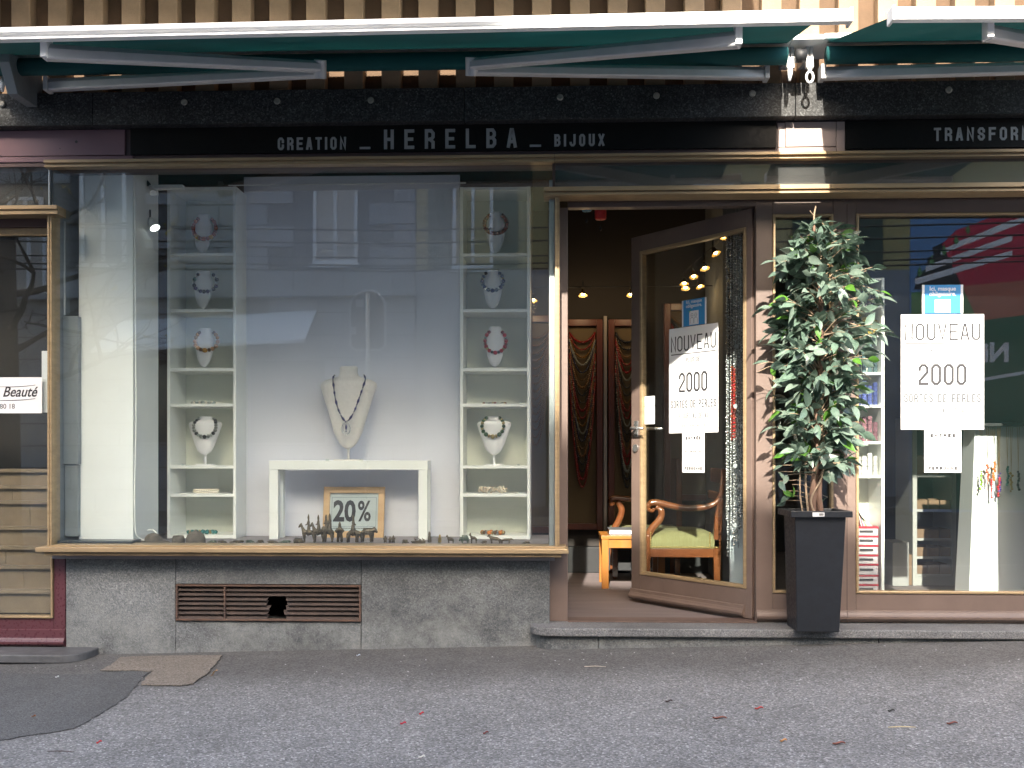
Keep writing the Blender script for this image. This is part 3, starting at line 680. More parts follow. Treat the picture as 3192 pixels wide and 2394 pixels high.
# ================================================================== NEIGHBOUR SHOP (left edge)
nb_ = thing('neighbour_shopfront', 'dark red neighbouring shopfront with gold edged window, cut off at left', 'shopfront', (wx(100, .05), .05, lz))
YN = .09
xa, xb = -6.4, wx(204, YN); zn0 = lz
zpb = Zp(1926, 80, YN)
MB().box(wx(167, YN)+.002, xb, YN, YN+.1, zn0, Zp(1738, 180, YN)).build('stile', purple, nb_, bevel=.003)
MB().box(xa, wx(167, YN)+.001, YN+.001, YN+.1, zn0, zpb).build('bottom_rail', purple, nb_, bevel=.003)
moulding(xa, xb-.002, nb_, 'base_moulding', YN, purple, zn0+.004, .085)
# gold frame round the glass
MB().box(wx(153, .02), wx(159, .02), .0, .10, Zp(1704, 160, .02), Zp(672, 160, .02)).build('gold_post', gold, nb_, bevel=.001)
MB().box(wx(159.5, .02), wx(165, .02), .004, .10, Zp(1704, 160, .02), Zp(672, 160, .02)).build('gold_post', gold, nb_, bevel=.001)
MB().box(wx(160, YN), wx(166, YN), YN-.01, YN+.05, zpb, Zp(1738, 160, YN)).build('gold_bead', gold, nb_, bevel=.001)
MB().box(xa, wx(160, YN), YN-.012, YN+.05, zpb, zpb+.012).build('gold_bead', gold, nb_, bevel=.002)
profile_rail('gold_rail', -1900, 189, [(.06, 645), (-.045, 646), (-.045, 657), (-.03, 658), (-.03, 662), (-.035, 663), (-.035, 672), (.06, 673)], nb_, 120)
MB().box(xa, wx(153, .06), .06, .13, Zp(708, 80, .06), Zp(674, 80, .06)).build('header', mat('dark_red_brown', (.05, .022, .02), .6), nb_)
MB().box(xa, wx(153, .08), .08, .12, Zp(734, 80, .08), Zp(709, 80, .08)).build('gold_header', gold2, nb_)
MB().box(xa, wx(160, YN)-.001, YN+.01, YN+.016, zpb+.004, Zp(734, 80, .08)).build('pane', glass, nb_)
MB().box(xa, wx(153, .03), .03, .036, Zp(645, 80, .03), Zp(508, 80, .03)).build('transom_pane', glass, nb_)
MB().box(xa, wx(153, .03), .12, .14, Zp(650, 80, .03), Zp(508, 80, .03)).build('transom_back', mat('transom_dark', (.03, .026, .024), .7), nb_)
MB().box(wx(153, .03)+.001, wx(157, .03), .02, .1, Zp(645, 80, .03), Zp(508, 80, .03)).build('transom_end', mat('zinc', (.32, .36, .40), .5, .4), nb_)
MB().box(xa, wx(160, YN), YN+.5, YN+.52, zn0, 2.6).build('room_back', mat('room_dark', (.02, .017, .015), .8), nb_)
# travertine ledges inside the neighbour's window
trav = mat('travertine', (.23, .17, .11), .6, col2=(.17, .12, .075), vscale=5, bump=.15, bscale=60, detail=9)
lt = thing('stone_display', 'stepped tan marble ledges behind the neighbouring window glass', 'display', (-2.95, .3, zn0))
edges = [1462, 1513, 1560, 1640, 1702, 1762, 1838, 1911]
for i in range(len(edges)-1):
    y = .28-.022*i; za, zb_ = Zp(edges[i+1], 80, y), Zp(edges[i], 80, y); xe = wx(156, YN+.02)
    cuts = [xa, -5.3+.2*(i % 2), -4.1+.15*(i % 3), -3.05+.11*((i*7) % 3), xe]
    for a, b in zip(cuts[:-1], cuts[1:]): MB().box(a+.0008, b-.0008, y, .4, za, zb_-.02).build('marble_slab', trav, lt, bevel=.0015)
    for a, b in zip(cuts[:-1], cuts[1:]): MB().box(a, b-.0006, y-.02, .4, zb_-.0195, zb_).build('marble_ledge', trav, lt, bevel=.002)
# neighbour's notice
ps = thing('window_notice', 'white notice with script lettering in the neighbouring window', 'notice', (wx(60, YN), YN+.005, Zp(1288, 60, YN)))
MB().box(-3.9, wx(130, YN), YN+.003, YN+.0045, Zp(1288, 60, YN), Zp(1176, 60, YN)).build('sheet', paper, ps)
mb = MB(); px_m = (wx(110, YN)-wx(10, YN))/100
fontmesh(mb, 'e Beauté', wx(113, YN), Zp(1236, 60, YN), 33*px_m*1.35, YN+.0025, sx=.86, bold=.0012, shear=.35, align='RIGHT'); mb.build('lettering', ink, ps); mb = MB()
fontmesh(mb, '3 80 18', wx(46, YN), Zp(1274, 60, YN), 17*px_m*1.3, YN+.0025, sx=.95, align='RIGHT')
mb.build('phone_number', ink, ps)
mb = MB()
for row, up in ((1203, 1), (1245, 1)):
    pts = [V3(-20+i*13, row+3+(0 if i < 4 else -.16*(i-4)**2), YN+.0022) for i in range(11)]
    mb.tube(pts, [.0012+.0005*math.sin(i*.3) for i in range(11)], 5)
mb.build('flourish', ink, ps)
solo(MB().box(wx(130, YN+.03), wx(153, YN+.03), YN+.03, YN+.034, Zp(1285, 140, YN), Zp(1092, 140, YN)), 'paper_strip', paper, 'plain white upright panel at the right edge of neighbouring window', 'panel')
# ================================================================== AWNINGS
YB = -1.18; YR = -.22
def awning(label, pL, pR, fL, fR, rL, rR, name='awning'):
    """pL, pR: (px, py_top) of the bar ends; fL, fR: px of the cloth's ends at the bar; rL, rR: px of the cloth's ends at the roller"""
    A, B = V3(*pL, YB), V3(*pR, YB)
    a = thing(name, label, 'awning', ((A.x+B.x)/2, -.1, 2.7))
    sl_ = (B.z-A.z)/(B.x-A.x)
    prof = [(YB, 0), (YB-.012, -.004), (YB-.014, -.024), (YB-.006, -.027), (YB+.012, -.028), (YB+.014, -.041), (YB-.008, -.043), (YB-.010, -.051), (YB+.02, -.054), (YB+.05, -.04), (YB+.05, -.004)]
    MB().prism(prof, A.x, B.x, 'x').xf(lambda v: (v[0], v[1], v[2]+A.z+sl_*(v[0]-A.x))).build('front_bar', alu, a)
    for X in (A.x, B.x):
        MB().prism([(YB-.018, .002), (YB-.018, -.056), (YB+.056, -.056), (YB+.056, .002)], X-.006, X+.006, 'x').xf(lambda v: (v[0], v[1], v[2]+A.z+sl_*(v[0]-A.x))).build('end_cap', alu, a, bevel=.003)
    zr_ = 2.805
    # cloth, slightly sagging with shallow folds
    X0f, X1f, X0r, X1r = wx(fL, YB), wx(fR, YB), wx(rL, YR), wx(rR, YR); nu, nv = 60, 12; vs = []
    for th in (0, .002):
        for j in range(nv+1):
            v = j/nv
            for i in range(nu+1):
                u = i/nu; x = (X0f+(X1f-X0f)*u)*(1-v)+(X0r+(X1r-X0r)*u)*v; y = YB+.03+(YR-YB-.03)*v
                zf = A.z+sl_*(x-A.x)-.03; z = zf*(1-v)+(zr_+.06)*v
                z -= (.018*math.sin(math.pi*v)*(.6+.4*math.sin(u*9+v*3))+.006*math.sin(u*31+v*5)*math.sin(math.pi*v))*min(1, max(0, math.sin(math.pi*u))*6)
                vs.append((x, y, z+th))
    n1 = (nu+1)*(nv+1); fs = []
    for j in range(nv):
        for i in range(nu):
            q = [j*(nu+1)+i, j*(nu+1)+i+1, (j+1)*(nu+1)+i+1, (j+1)*(nu+1)+i]; fs += [tuple(q)]
    MB().add(vs[:n1], fs).build('cloth', fabric, a, smooth=True)
    MB().tube([(X0r, YR, zr_), (X1r, YR, zr_)], .042, 18).build('roller', fabric, a, smooth=True)
    MB().box(X0r-.02, X1r+.02, YR-.05, -.001, 2.868, 2.893).build('roof_cover', alu, a, bevel=.003)
    return a, zr_
aw1, zr1 = awning('long green awning with white front bar over the display window', (-260, 92), (2652, 27), -250, 2556, -60, 2452)
aw2, zr2 = awning('green awning with white front bar at the upper right corner', (2783, 22), (3700, 17), 2779, 3690, 2576, 3600)
def arm(a, sh, el, fr, ysh=-.14, yel=-.62, yfr=-1.1, hh=.03, hw=.02):
    S, E, E2, Fr = V3(sh[0], sh[1], ysh), V3(el[0], el[1]+12, yel), V3(el[0], el[1]-5, yel-.03), V3(fr[0], fr[1], yfr)
    def seg(p, q, h0, h1, nm):
        # bevelled aluminium profile, deeper at the thick end
        t = (q-p).normalized(); sd = t.cross(Vector((0, 0, 1))).normalized(); up = sd.cross(t)
        if sd.y > 0: sd = -sd
        rg = []
        for c, h in ((p, h0), (q, h1)):
            rg.append([c+sd*x*hw+up*y*h for x, y in ((1, .25), (1, -.8), (.7, -1), (-1, -1), (-1, 1), (.2, 1))])
        o = MB().rings(rg).build(nm, alugrey, a, bevel=.002); return o
    up_ = seg(S, E, hh*1.05, hh*.8, 'arm')
    lo_ = seg(E2, Fr, hh*.8, hh*1.1, 'forearm')
    t = (E-S).normalized(); e0 = E-t*.0; MB().tube([E+Vector((0, 0, -.03)), E2+Vector((0, 0, .03))], .028, 14).build('elbow', alugrey, a, bevel=.002)
    o = MB().box(S.x-.012, S.x+.012, S.y-.035, S.y+.035, S.z-.036, S.z+.036).build('arm_knuckle', alugrey, a, bevel=.004)
    MB().box(Fr.x-.014, Fr.x+.014, Fr.y-.03, Fr.y+.03, Fr.z-.03, Fr.z+.06).build('bar_joint', alu, a, bevel=.004)
arm(aw1, (150, 265), (998, 212), (145, 162))
arm(aw1, (2388, 228), (1470, 204), (2300, 122))
arm(aw2, (2560, 232), (3420, 188), (3070, 100)) if False else None
arm(aw2, (2562, 229), (3560, 190), (3080, 100))
# wall brackets
def bracket(a, px0, px1, eye):
    y0 = -.185; xm0, xm1 = wx(px0, y0), wx(px1, y0); zt_, zm, zb_ = Zp(138, 2500, y0), Zp(192, 2500, y0), Zp(211, 2500, y0)
    mb = MB()
    for q in (0, .52):
        x0, x1 = xm0+(xm1-xm0)*q, xm0+(xm1-xm0)*(q+.46)
        mb.prism([(y0+.01, zt_), (y0, zm), (y0-.004, zb_), (y0+.02, zb_-.003), (y0+.03, zm+.01), (-.001, 2.815), (-.001, zt_)], x0, x1, 'x')
    b = mb.build('bracket', alugrey, a, bevel=.002)
    xc = (xm0+xm1)/2-.002; zc = zb_
    if eye:
        R = .0165; pts = [Vector((xc+R*math.cos(t), y0-.004, zc-.038-.02*(1-math.sin(t))/2+R*math.sin(t)*1.0)) for t in lin(math.pi/2, math.pi/2+2*math.pi, 18)]
        mb = MB().tube(pts, .0062, 8); mb.tube([(xc, y0-.004, zc-.002), (xc, y0-.004, zc-.024)], [.011, .009], 8); mb.build('crank_eye', alu, b, smooth=True)
    else:
        MB().tube([(xc-.002, y0-.004, zc-.002), (xc-.003, y0-.006, zc-.03), (xc-.005, y0-.004, zc-.065)], [.0115, .0125, .007], 10).build('bracket_end', alu, b, smooth=True)
bracket(aw1, 2453, 2477, False); bracket(aw2, 2513, 2537, True)
bracket(aw1, 2, 24, False)
# small motor / coupling between the rollers
MB().tube([(wx(2480, YR), YR, zr1), (wx(2512, YR), YR, zr1)], [.034, .03], 14).build('roller_bearing', black_m, aw1, smooth=True)
MB().box(wx(2452, YR)+.021, wx(2578, YR)-.021, YR-.045, -.002, 2.866, 2.890).build('roof_cover', alu, aw1, bevel=.003)
# left side plate of the first awning
solo(MB().prism([(-.33, Zp(165, 30, -.3)), (-.33, Zp(200, 30, -.3)), (-.25, Zp(282, 60, -.3)), (0, Zp(282, 60, -.3)), (0, Zp(165, 30, -.3))], wx(6, -.3), wx(58, -.3)-.03, 'x'), 'awning_side_plate', greymetal, 'grey metal side plate at the left end of the green awning roller', 'bracket', bevel=.003)
# ================================================================== DISPLAY CONTENTS
YS = .64                     # front of the bookcases
# white pillar with a cable, casing, black tray
solo(MB().box(wx(245, .2), wx(415, .2), .2, .56, FZ, 2.615), 'white_pillar', whitepaint, 'white painted wall pillar at the left of the display window', 'pillar', bevel=.003)
cs_ = thing('metal_casing', 'grey metal shutter casing beside the white pillar', 'casing', (wx(215, .3), .36, FZ))
MB().pbox(184, 243, 985, 1447, .16, .44).build('box', greymetal, cs_, bevel=.003)
MB().pbox(202, 243, 1449, 1672, .17, .44).build('lower_plate', greymetal, cs_, bevel=.003)
MB().tube([V3(201, 982, .17), V3(201, 690, .17)], .005, 8).build('rod', alugrey, cs_); MB().tube([V3(182, 1447, .155), V3(182, 985, .155)], .004, 8).build('rod', alugrey, cs_)
solo(MB().box(wx(168, .07), wx(412, .07), .07, .19, FZ, FZ+.032), 'black_tray', mat('slate_tray', (.03, .04, .05), .35, var=.2, vscale=10), 'low dark tray on the display floor in front of the pillar', 'tray', bevel=.003)
pts = bez([V3(421, 560, .19), V3(422, 900, .19), V3(424, 1300, .19), V3(420, 1500, .19), V3(421, 1640, .19), V3(430, 1672, .2), V3(450, 1684, .22)])
cb = thing('white_cable', 'white electric cable running down beside the white pillar to a plug', 'cable', tuple(pts[-1]))
MB().tube(pts, .0035, 6).build('cord', whiteboard, cb, smooth=True)
MB().tube([V3(430, 1654, .40), V3(440, 1655, .40), V3(441, 1655, .4), V3(452, 1655, .40)], [.012, .012, .008, .006], 8).build('plug', whiteboard, cb)
MB().tube(bez([V3(452, 1655, .40), V3(475, 1652, .40), V3(490, 1664, .40)]), .0035, 6).build('cord', whiteboard, cb, smooth=True)
# bookcases
BR = [(789, 799), (963, 973), (1147, 1157), (1258, 1268), (1451, 1462), (1539, 1547)]
def bookcase(px0, px1, label):
    x0, x1 = wx(px0, YS), wx(px1, YS); t = .018; D = .26
    b = thing('bookcase', label, 'bookcase', ((x0+x1)/2, YS+D/2, FZ)); zt_ = Zp(582, (px0+px1)/2, YS)
    for a in (x0, x1-t): MB().box(a, a+t, YS, YS+D, FZ, zt_).build('side_panel', whiteboard, b, bevel=.0012)
    MB().box(x0+t, x1-t, YS+.003, YS+D, zt_-t-.001, zt_-.001).build('top', whiteboard, b, bevel=.001)
    MB().box(x0+t, x1-t, YS+.003, YS+D, FZ+.001, FZ+.021).build('shelf', whiteboard, b, bevel=.001)
    for a, c in BR:
        za = Zp(a, (px0+px1)/2, YS); MB().box(x0+t, x1-t, YS+.003, YS+D, za-.018, za).build('shelf', whiteboard, b, bevel=.001)
    MB().box(x0+t*.5, x1-t*.5, YS+D+.0005, YS+D+.005, FZ, zt_-.002).build('back_panel', mat('bookcase_back', (.72, .745, .67), .6), b)
    return (x0+x1)/2
BL = bookcase(521, 736, 'narrow white bookcase left of the backdrop, holding necklaces')
BRX = bookcase(1434, 1653, 'narrow white bookcase right of the backdrop, holding necklaces')
SZ = {i: Zp(a, 628, YS) for i, (a, c) in enumerate(BR)}; SZ[6] = FZ+.021
SZR = {i: Zp(a, 1543, YS) for i, (a, c) in enumerate(BR)}; SZR[6] = FZ+.021
# pale backdrop
solo(MB().box(wx(760, YS+.2), wx(1433, YS+.2), YS+.2, YS+.225, FZ, Zp(548, 1100, YS+.2)), 'backdrop', mat('backdrop_lilac', (.70, .71, .79), .75, var=.02, vscale=2), 'pale lilac backdrop panel between the two bookcases', 'panel', bevel=.002)
# white bench
YT = .60
bn = thing('display_table', 'small white display table with the large necklace bust on it', 'table', (wx(1086, YT), YT+.08, FZ))
tz = Zp(1436, 1086, YT); tz2 = Zp(1464, 1086, YT); tx0, tx1 = wx(838, YT), wx(1333, YT); lw_ = wx(866, YT)-wx(838, YT)
MB().box(tx0, tx1, YT, YT+.17, tz2, tz).build('top', whiteboard, bn, bevel=.002)
for x in (tx0+.001, tx1-lw_-.001):
    for y in (YT+.001, YT+.115): MB().box(x, x+lw_, y, y+.05, FZ, tz2).build('leg', whiteboard, bn, bevel=.002)

# ---- busts: lofted torso on a stem and foot
def bust(cx, cy, z0, H, prof, label, foot=.055, stem=.0, d=.5, name='necklace_bust', mt=bustwhite):
    b = thing(name, label, 'bust', (cx, cy, z0)); rg = []; n = 20
    zz = stem+.006
    for t, hw in prof:
        z = z0+zz+(H-zz)*t; dd = max(hw*d, .010)
        rg.append([(cx+hw*math.cos(2*math.pi*j/n), cy+.02*(t-.5)+dd*math.sin(2*math.pi*j/n), z) for j in range(n)])
    MB().rings(rg).build('torso', mt, b, smooth=True)
    if stem > 0: MB().box(cx-.006, cx+.006, cy-.006, cy+.006, z0+.006, z0+zz+.02).build('stem', mt, b)
    MB().box(cx-foot, cx+foot, cy-foot*.6, cy+foot*.6, z0, z0+.0075).build('foot', mt, b, bevel=.001)
    return b
def halfw(prof, t):
    for (a, x), (c, y) in zip(prof[:-1], prof[1:]):
        if a <= t <= c: return x+(y-x)*(t-a)/(c-a)
    return prof[-1][1]
NAR = [(0, .004), (.03, .016), (.1, .03), (.25, .043), (.45, .052), (.62, .056), (.72, .052), (.8, .042), (.88, .036), (.97, .036), (1, .03)]
WID = [(0, .006), (.03, .022), (.1, .042), (.25, .058), (.45, .074), (.65, .09), (.78, .099), (.83, .097), (.86, .085), (.885, .05), (.9, .042), (.97, .04), (1, .034)]
BIG = [(0, .01), (.03, .036), (.08, .055), (.2, .085), (.4, .112), (.6, .143), (.7, .160), (.76, .168), (.8, .165), (.83, .14), (.855, .095), (.88, .062), (.93, .052), (.985, .054), (1, .046)]
pw = dep(0, YS+.1)/F           # metres per photo pixel at the busts
YBU = YS+.10
BUSTS = []
def mk_bust(side, row, pxc, pyt, label, wide=False):
    cx = wx(pxc, YBU); z0 = (SZ if side == 'L' else SZR)[row]; H = Zp(pyt, pxc, YBU)-z0
    BUSTS.append((cx, z0, H, WID if wide else NAR, .061 if wide else .014))
    return bust(cx, YBU, z0, H, WID if wide else NAR, label, .052 if wide else .04, .055 if wide else .008), cx, z0, H
# ---- bead necklaces
SPH = {}
def bead_me(kind, m):
    k = (kind, m.name)
    if k not in SPH:
        mb = MB()
        if kind == 'round': mb.ball((0, 0, 0), 1, 10, 7)
        elif kind == 'disc': mb.tube([(-.35, 0, 0), (-.2, 0, 0), (.2, 0, 0), (.35, 0, 0)], [.8, 1, 1, .8], 10)
        elif kind == 'barrel': mb.tube([(-1.4, 0, 0), (-.8, 0, 0), (0, 0, 0), (.8, 0, 0), (1.4, 0, 0)], [.45, .8, 1, .8, .45], 9)
        elif kind == 'lump':
            mb.ball((0, 0, 0), 1, 8, 6); mb.xf(lambda v: Vector(v)*(1+.16*math.sin(7*v[0]+3*v[2])+.1*math.cos(9*v[1])))
        SPH[k] = mb.mesh('bead', m, smooth=(kind != 'disc'))
    return SPH[k]
def gem(name, col, rough=.2, metal=0.): return mat('bead_'+name, col, rough, metal, var=.15, vscale=60)
def necklace(label, pts, seq, group=None, name='necklace', cat='necklace'):
    """pts: fine polyline; seq: list of (kind, material, radius, half length) cycled symmetrically along it"""
    L = [0]
    for a, b in zip(pts[:-1], pts[1:]): L.append(L[-1]+(b-a).length)
    mid = pts[len(pts)//2]
    nk = thing(name, label, cat, tuple(mid), group=group); base = LOC[nk.name]
    MB().tube(pts, .0012, 5).build('string', mat('thread', (.1, .09, .08), .8), nk)
    total = sum(2*s[3] for s in seq); k = L[-1]/total; s = 0
    for kind, m, r, hl in seq:
        c = (s+hl)*k; s += 2*hl
        i = max(j for j in range(len(L)) if L[j] <= c+1e-9); i = min(i, len(pts)-2)
        t = (c-L[i])/max(L[i+1]-L[i], 1e-9); p = pts[i].lerp(pts[i+1], t); d = (pts[i+1]-pts[i]).normalized()
        put('bead', bead_me(kind, m), nk, p-base, d.to_track_quat('X', 'Z').to_euler(), (hl*k*(1. if kind in ('round', 'lump') else (.72 if kind == 'barrel' else 2.6)), r, r))
    return nk
def ucurve(cx, cz, rx, ry, cy, bowl, a0=35, n=40):
    """collar lying on a bust: open at the top, deeper in front"""
    out = []
    for i in range(n+1):
        a = math.radians(90+a0+(360-2*a0)*i/n); x = rx*math.cos(a); z = ry*math.sin(a)
        y = cy-bowl+bowl*1.25*(abs(x)/rx)**2.2*(1 if z > -ry*.3 else .6)
        out.append(Vector((cx+x, y, cz+z)))
    return out
def nk_on(pxc, pyc, rpx, rpy, label, seq, a0=32, bowl=.05):
    cx, cz = P(pxc, pyc, YBU-.04); pts = ucurve(cx, cz, rpx*pw, rpy*pw, YBU-.008, bowl, a0)
    bcx, z0, H, prof, stem = min(BUSTS, key=lambda q: (q[0]-cx)**2+(q[1]+q[2]*.8-cz)**2)
    rb_ = max(q[2] for q in seq); ys = []
    for p in pts:
        t = max(0, min(1, (p.z-z0-stem)/(H-stem))); hw = halfw(prof, t); q = max(0, 1-((p.x-bcx)/hw)**2)
        ys.append(YBU+.02*(t-.5)-max(hw*.5, .01)*math.sqrt(q)-rb_*.75)
    for _ in range(4): ys = [ys[0]]+[min(ys[i], (ys[i-1]+ys[i]+ys[i+1])/3) if False else (ys[i-1]+ys[i]*2+ys[i+1])/4 for i in range(1, len(ys)-1)]+[ys[-1]]
    for p, y in zip(pts, ys): p.y = y
    return necklace(label, pts, seq)
coral = gem('coral', (.42, .08, .025)); coral2 = gem('coral_dark', (.3, .045, .02)); amber = gem('amber', (.50, .24, .03), .25); honey = gem('honey', (.55, .30, .15), .3); tobac = gem('tobacco', (.16, .08, .03))
dark = gem('black', (.02, .02, .025)); silver = gem('silver', (.6, .6, .6), .25, .9); grey = gem('grey', (.2, .21, .19), .35); amet = gem('amethyst', (.06, .035, .10)); emer = gem('dark_green', (.01, .06, .04))
blue = gem('blue', (.02, .035, .12)); slate = gem('slate_blue', (.09, .13, .18)); red = gem('red', (.42, .015, .02)); redd = gem('dark_red', (.2, .012, .015)); wine = gem('wine', (.20, .035, .03))
green = gem('moss_green', (.03, .07, .015)); brass = gem('brass', (.40, .30, .12), .3, .85); ivory = gem('ivory', (.72, .66, .56), .5); teal_b = gem('teal', (.03, .17, .16)); orange = gem('orange', (.55, .16, .02), .15); stone = gem('stone', (.36, .40, .36), .4)
navy = gem('navy', (.012, .012, .09), .12)
def sym(half, centre): return half+[centre]+half[::-1]
R_, D_, B_ = 'round', 'disc', 'barrel'
mk_bust('L', 0, 632, 668, 'white tongue-shaped bust on top shelf of left bookcase'); mk_bust('L', 1, 634, 843, 'white tongue-shaped bust on second shelf of left bookcase')
mk_bust('L', 2, 638, 1023, 'white tongue-shaped bust on third shelf of left bookcase'); mk_bust('L', 4, 640, 1298, 'wide white bust on the fifth shelf of left bookcase', True)
mk_bust('R', 0, 1545, 660, 'white tongue-shaped bust on top shelf of right bookcase'); mk_bust('R', 1, 1536, 842, 'white tongue-shaped bust on second shelf of right bookcase')
mk_bust('R', 2, 1543, 1018, 'white tongue-shaped bust on third shelf of right bookcase'); mk_bust('R', 4, 1540, 1298, 'wide white bust on the fifth shelf of right bookcase', True)
nk_on(633, 708, 35, 36, 'orange coral necklace on top shelf of left bookcase', sym([(D_, coral2, .0105, .006), (D_, coral, .0115, .008), (D_, coral2, .0105, .006), (D_, coral, .012, .008), (D_, coral2, .0115, .006), (D_, coral, .012, .008), (D_, amber, .0125, .009), (D_, coral2, .012, .006)], (D_, coral, .0125, .01)), 30)
nk_on(635, 877, 36, 32, 'black and silver bead necklace with one green bead on left bookcase', [(R_, dark, .011, .011), (R_, silver, .006, .005), (R_, emer, .013, .013), (R_, silver, .009, .007), (R_, dark, .012, .011), (R_, amet, .012, .011), (R_, silver, .009, .007), (R_, amet, .011, .009), (R_, dark, .012, .01), (R_, amet, .012, .01), (R_, silver, .009, .007), (R_, dark, .012, .011), (R_, amet, .012, .011), (R_, silver, .009, .007), (R_, dark, .0125, .012), (R_, silver, .007, .005), (R_, dark, .011, .011)])
nk_on(638, 1060, 36, 32, 'amber and honey bead necklace on third shelf of left bookcase', sym([(D_, tobac, .01, .007), (D_, amber, .011, .008), (R_, amber, .0115, .010), (R_, honey, .0125, .012), (R_, honey, .0125, .012), (R_, honey, .0125, .012), (D_, tobac, .011, .007)], (R_, amber, .0135, .015)))
nk_on(638, 1329, 35, 33, 'black and grey stone bead necklace on wide bust of left bookcase', sym([(R_, grey, .010, .010), (R_, dark, .0105, .010), (R_, dark, .011, .0105), (R_, grey, .011, .0105), (D_, grey, .010, .006), (R_, grey, .0115, .011), (R_, dark, .0115, .0115), (D_, stone, .010, .006), (R_, grey, .0115, .011)], (R_, dark, .0125, .0125)))
nk_on(1544, 694, 35, 33, 'dark wine red necklace on top shelf of right bookcase', sym([(D_, wine, .0115, .008), (D_, coral2, .0115, .007)]*6, (D_, wine, .012, .008)), 30)
nk_on(1535, 873, 33, 32, 'dark blue bead necklace on second shelf of right bookcase', sym([(R_, dark, .0105, .010), (R_, slate, .011, .010), (D_, brass, .008, .004), (R_, blue, .0115, .011), (R_, slate, .0115, .010), (R_, blue, .012, .0115), (D_, silver, .009, .004), (R_, slate, .0115, .011)], (R_, blue, .0125, .012)))
nk_on(1544, 1062, 33, 37, 'red bead necklace on third shelf of right bookcase', sym([(D_, redd, .0095, .008), (R_, red, .0115, .0115), (D_, grey, .008, .005), (R_, red, .0115, .011), (D_, redd, .010, .005), (R_, red, .012, .0115), (D_, brass, .009, .005), (R_, red, .0115, .011), (D_, dark, .009, .006)], (R_, red, .012, .012)))
nk_on(1536, 1328, 34, 33, 'green and brass bead necklace on wide bust of right bookcase', sym([(R_, green, .010, .010), (D_, brass, .009, .005), (R_, green, .011, .010), (R_, brass, .010, .009), (R_, green, .011, .0105), (D_, brass, .009, .005), (R_, green, .0115, .011), (R_, green, .013, .013), (D_, brass, .010, .007)], (R_, brass, .014, .014)), 30)
# bracelets lying on shelves
def bracelet(side, row, pxc, wpx, seq, label, ry=.42, dz=.0):
    z0 = (SZ if side == 'L' else SZR)[row]; cx = wx(pxc, YBU); r = wpx*pw/2; rb_ = max(s[2] for s in seq)
    pts = [Vector((cx+(r-rb_)*math.cos(a), YBU-.01+(r-rb_)*ry*math.sin(a)*1.6, z0+rb_+.0005+dz)) for a in lin(-math.pi/2-2*math.pi*.5, math.pi*.999-math.pi/2, 48)]
    return necklace(label, pts, seq, name='bracelet', cat='bracelet')
bracelet('L', 3, 635, 82, [(R_, stone, .009, .012), (D_, ivory, .008, .005), (R_, stone, .0095, .013), (D_, ivory, .0085, .006)]*5, 'grey and white stone bracelet lying on shelf of left bookcase')
bracelet('L', 6, 632, 100, [(R_, teal_b, .0105, .010), (D_, brass, .008, .004), (R_, teal_b, .010, .009)]*7, 'teal bead bracelet lying on bottom shelf of left bookcase')
bracelet('R', 3, 1542, 78, [(B_, grey, .0055, .009), (D_, brass, .006, .004), (R_, wine, .006, .006), (B_, stone, .0055, .009)]*5, 'thin grey and brown bracelet lying on shelf of right bookcase')
bracelet('R', 6, 1537, 80, [(R_, orange, .0125, .013), (D_, brass, .010, .005), (R_, tobac, .011, .010), (D_, silver, .010, .004)]*5, 'orange amber bracelet lying on bottom shelf of right bookcase')
# braided shell bracelet, left; heap of cowrie shells, right
cx = wx(643, YBU); z0 = SZ[5]
br = thing('bracelet', 'white braided shell bracelet on sixth shelf of left bookcase', 'bracelet', (cx, YBU, z0))
sh = MB().ball((0, 0, 0), 1, 8, 6).mesh('shell', ivory, True)
for i in range(34):
    a = 2*math.pi*i/34
    for q in (0, 1):
        put('shell', sh, br, (.071*math.cos(a), .05*math.sin(a), .007+.011*q), (0, (.6 if q else -.6)*(1 if math.sin(a) < 0 else -1), a+math.pi/2), (.0105, .0055, .0055))
cx = wx(1534, YBU); z0 = SZR[5]
br = thing('bracelet', 'thick cream cowrie shell bracelet on sixth shelf of right bookcase', 'bracelet', (cx, YBU, z0))
cow = [MB().ball((0, 0, 0), 1, 7, 5).mesh('cowrie', gem('cowrie%d' % i, c, .4), True) for i, c in enumerate(((.74, .66, .54), (.66, .52, .38), (.78, .73, .64)))]
for i in range(150):
    a = random.uniform(0, 2*math.pi); rr = random.uniform(.0, .019); b_ = random.uniform(0, 2*math.pi)
    put('shell', random.choice(cow), br, ((.068+rr*math.cos(b_))*math.cos(a), (.052+rr*math.cos(b_)*.7)*math.sin(a), .021+rr*math.sin(b_)), (random.uniform(0, 3), random.uniform(0, 3), random.uniform(0, 3)), (.0065, .0048, .0042))
# large bust on the table with the blue pendant necklace
YC = YT+.085; cxb = wx(1086, YC); Hb = Zp(1142, 1089, YC)-tz
bust(cxb, YC, tz, Hb, [(t, h*.98) for t, h in BIG], 'large cream linen bust on the white display table', .078, .062, .42, mt=mat('bust_linen', (.66, .63, .60), .85, var=.05, vscale=60, bump=.2, bscale=300))
YN_ = YC-.06
way = [(1044, 1168, .052), (1038, 1180, .03), (1040, 1205, .004), (1046, 1245, -.0), (1056, 1280, -.0), (1068, 1303, 0), (1080, 1314, 0), (1092, 1303, 0), (1106, 1278, 0), (1119, 1243, -.0), (1132, 1205, .0), (1139, 1182, .03), (1134, 1167, .052)]
pts = bez([V3(a, b, YN_+c-.012) for a, b, c in way], 6)
half = [(R_, silver, .0055, .005), (B_, navy, .0065, .010), (R_, navy, .005, .004), (R_, silver, .006, .005), (R_, amet, .005, .004), (B_, navy, .0075, .014), (R_, amet, .005, .004)]
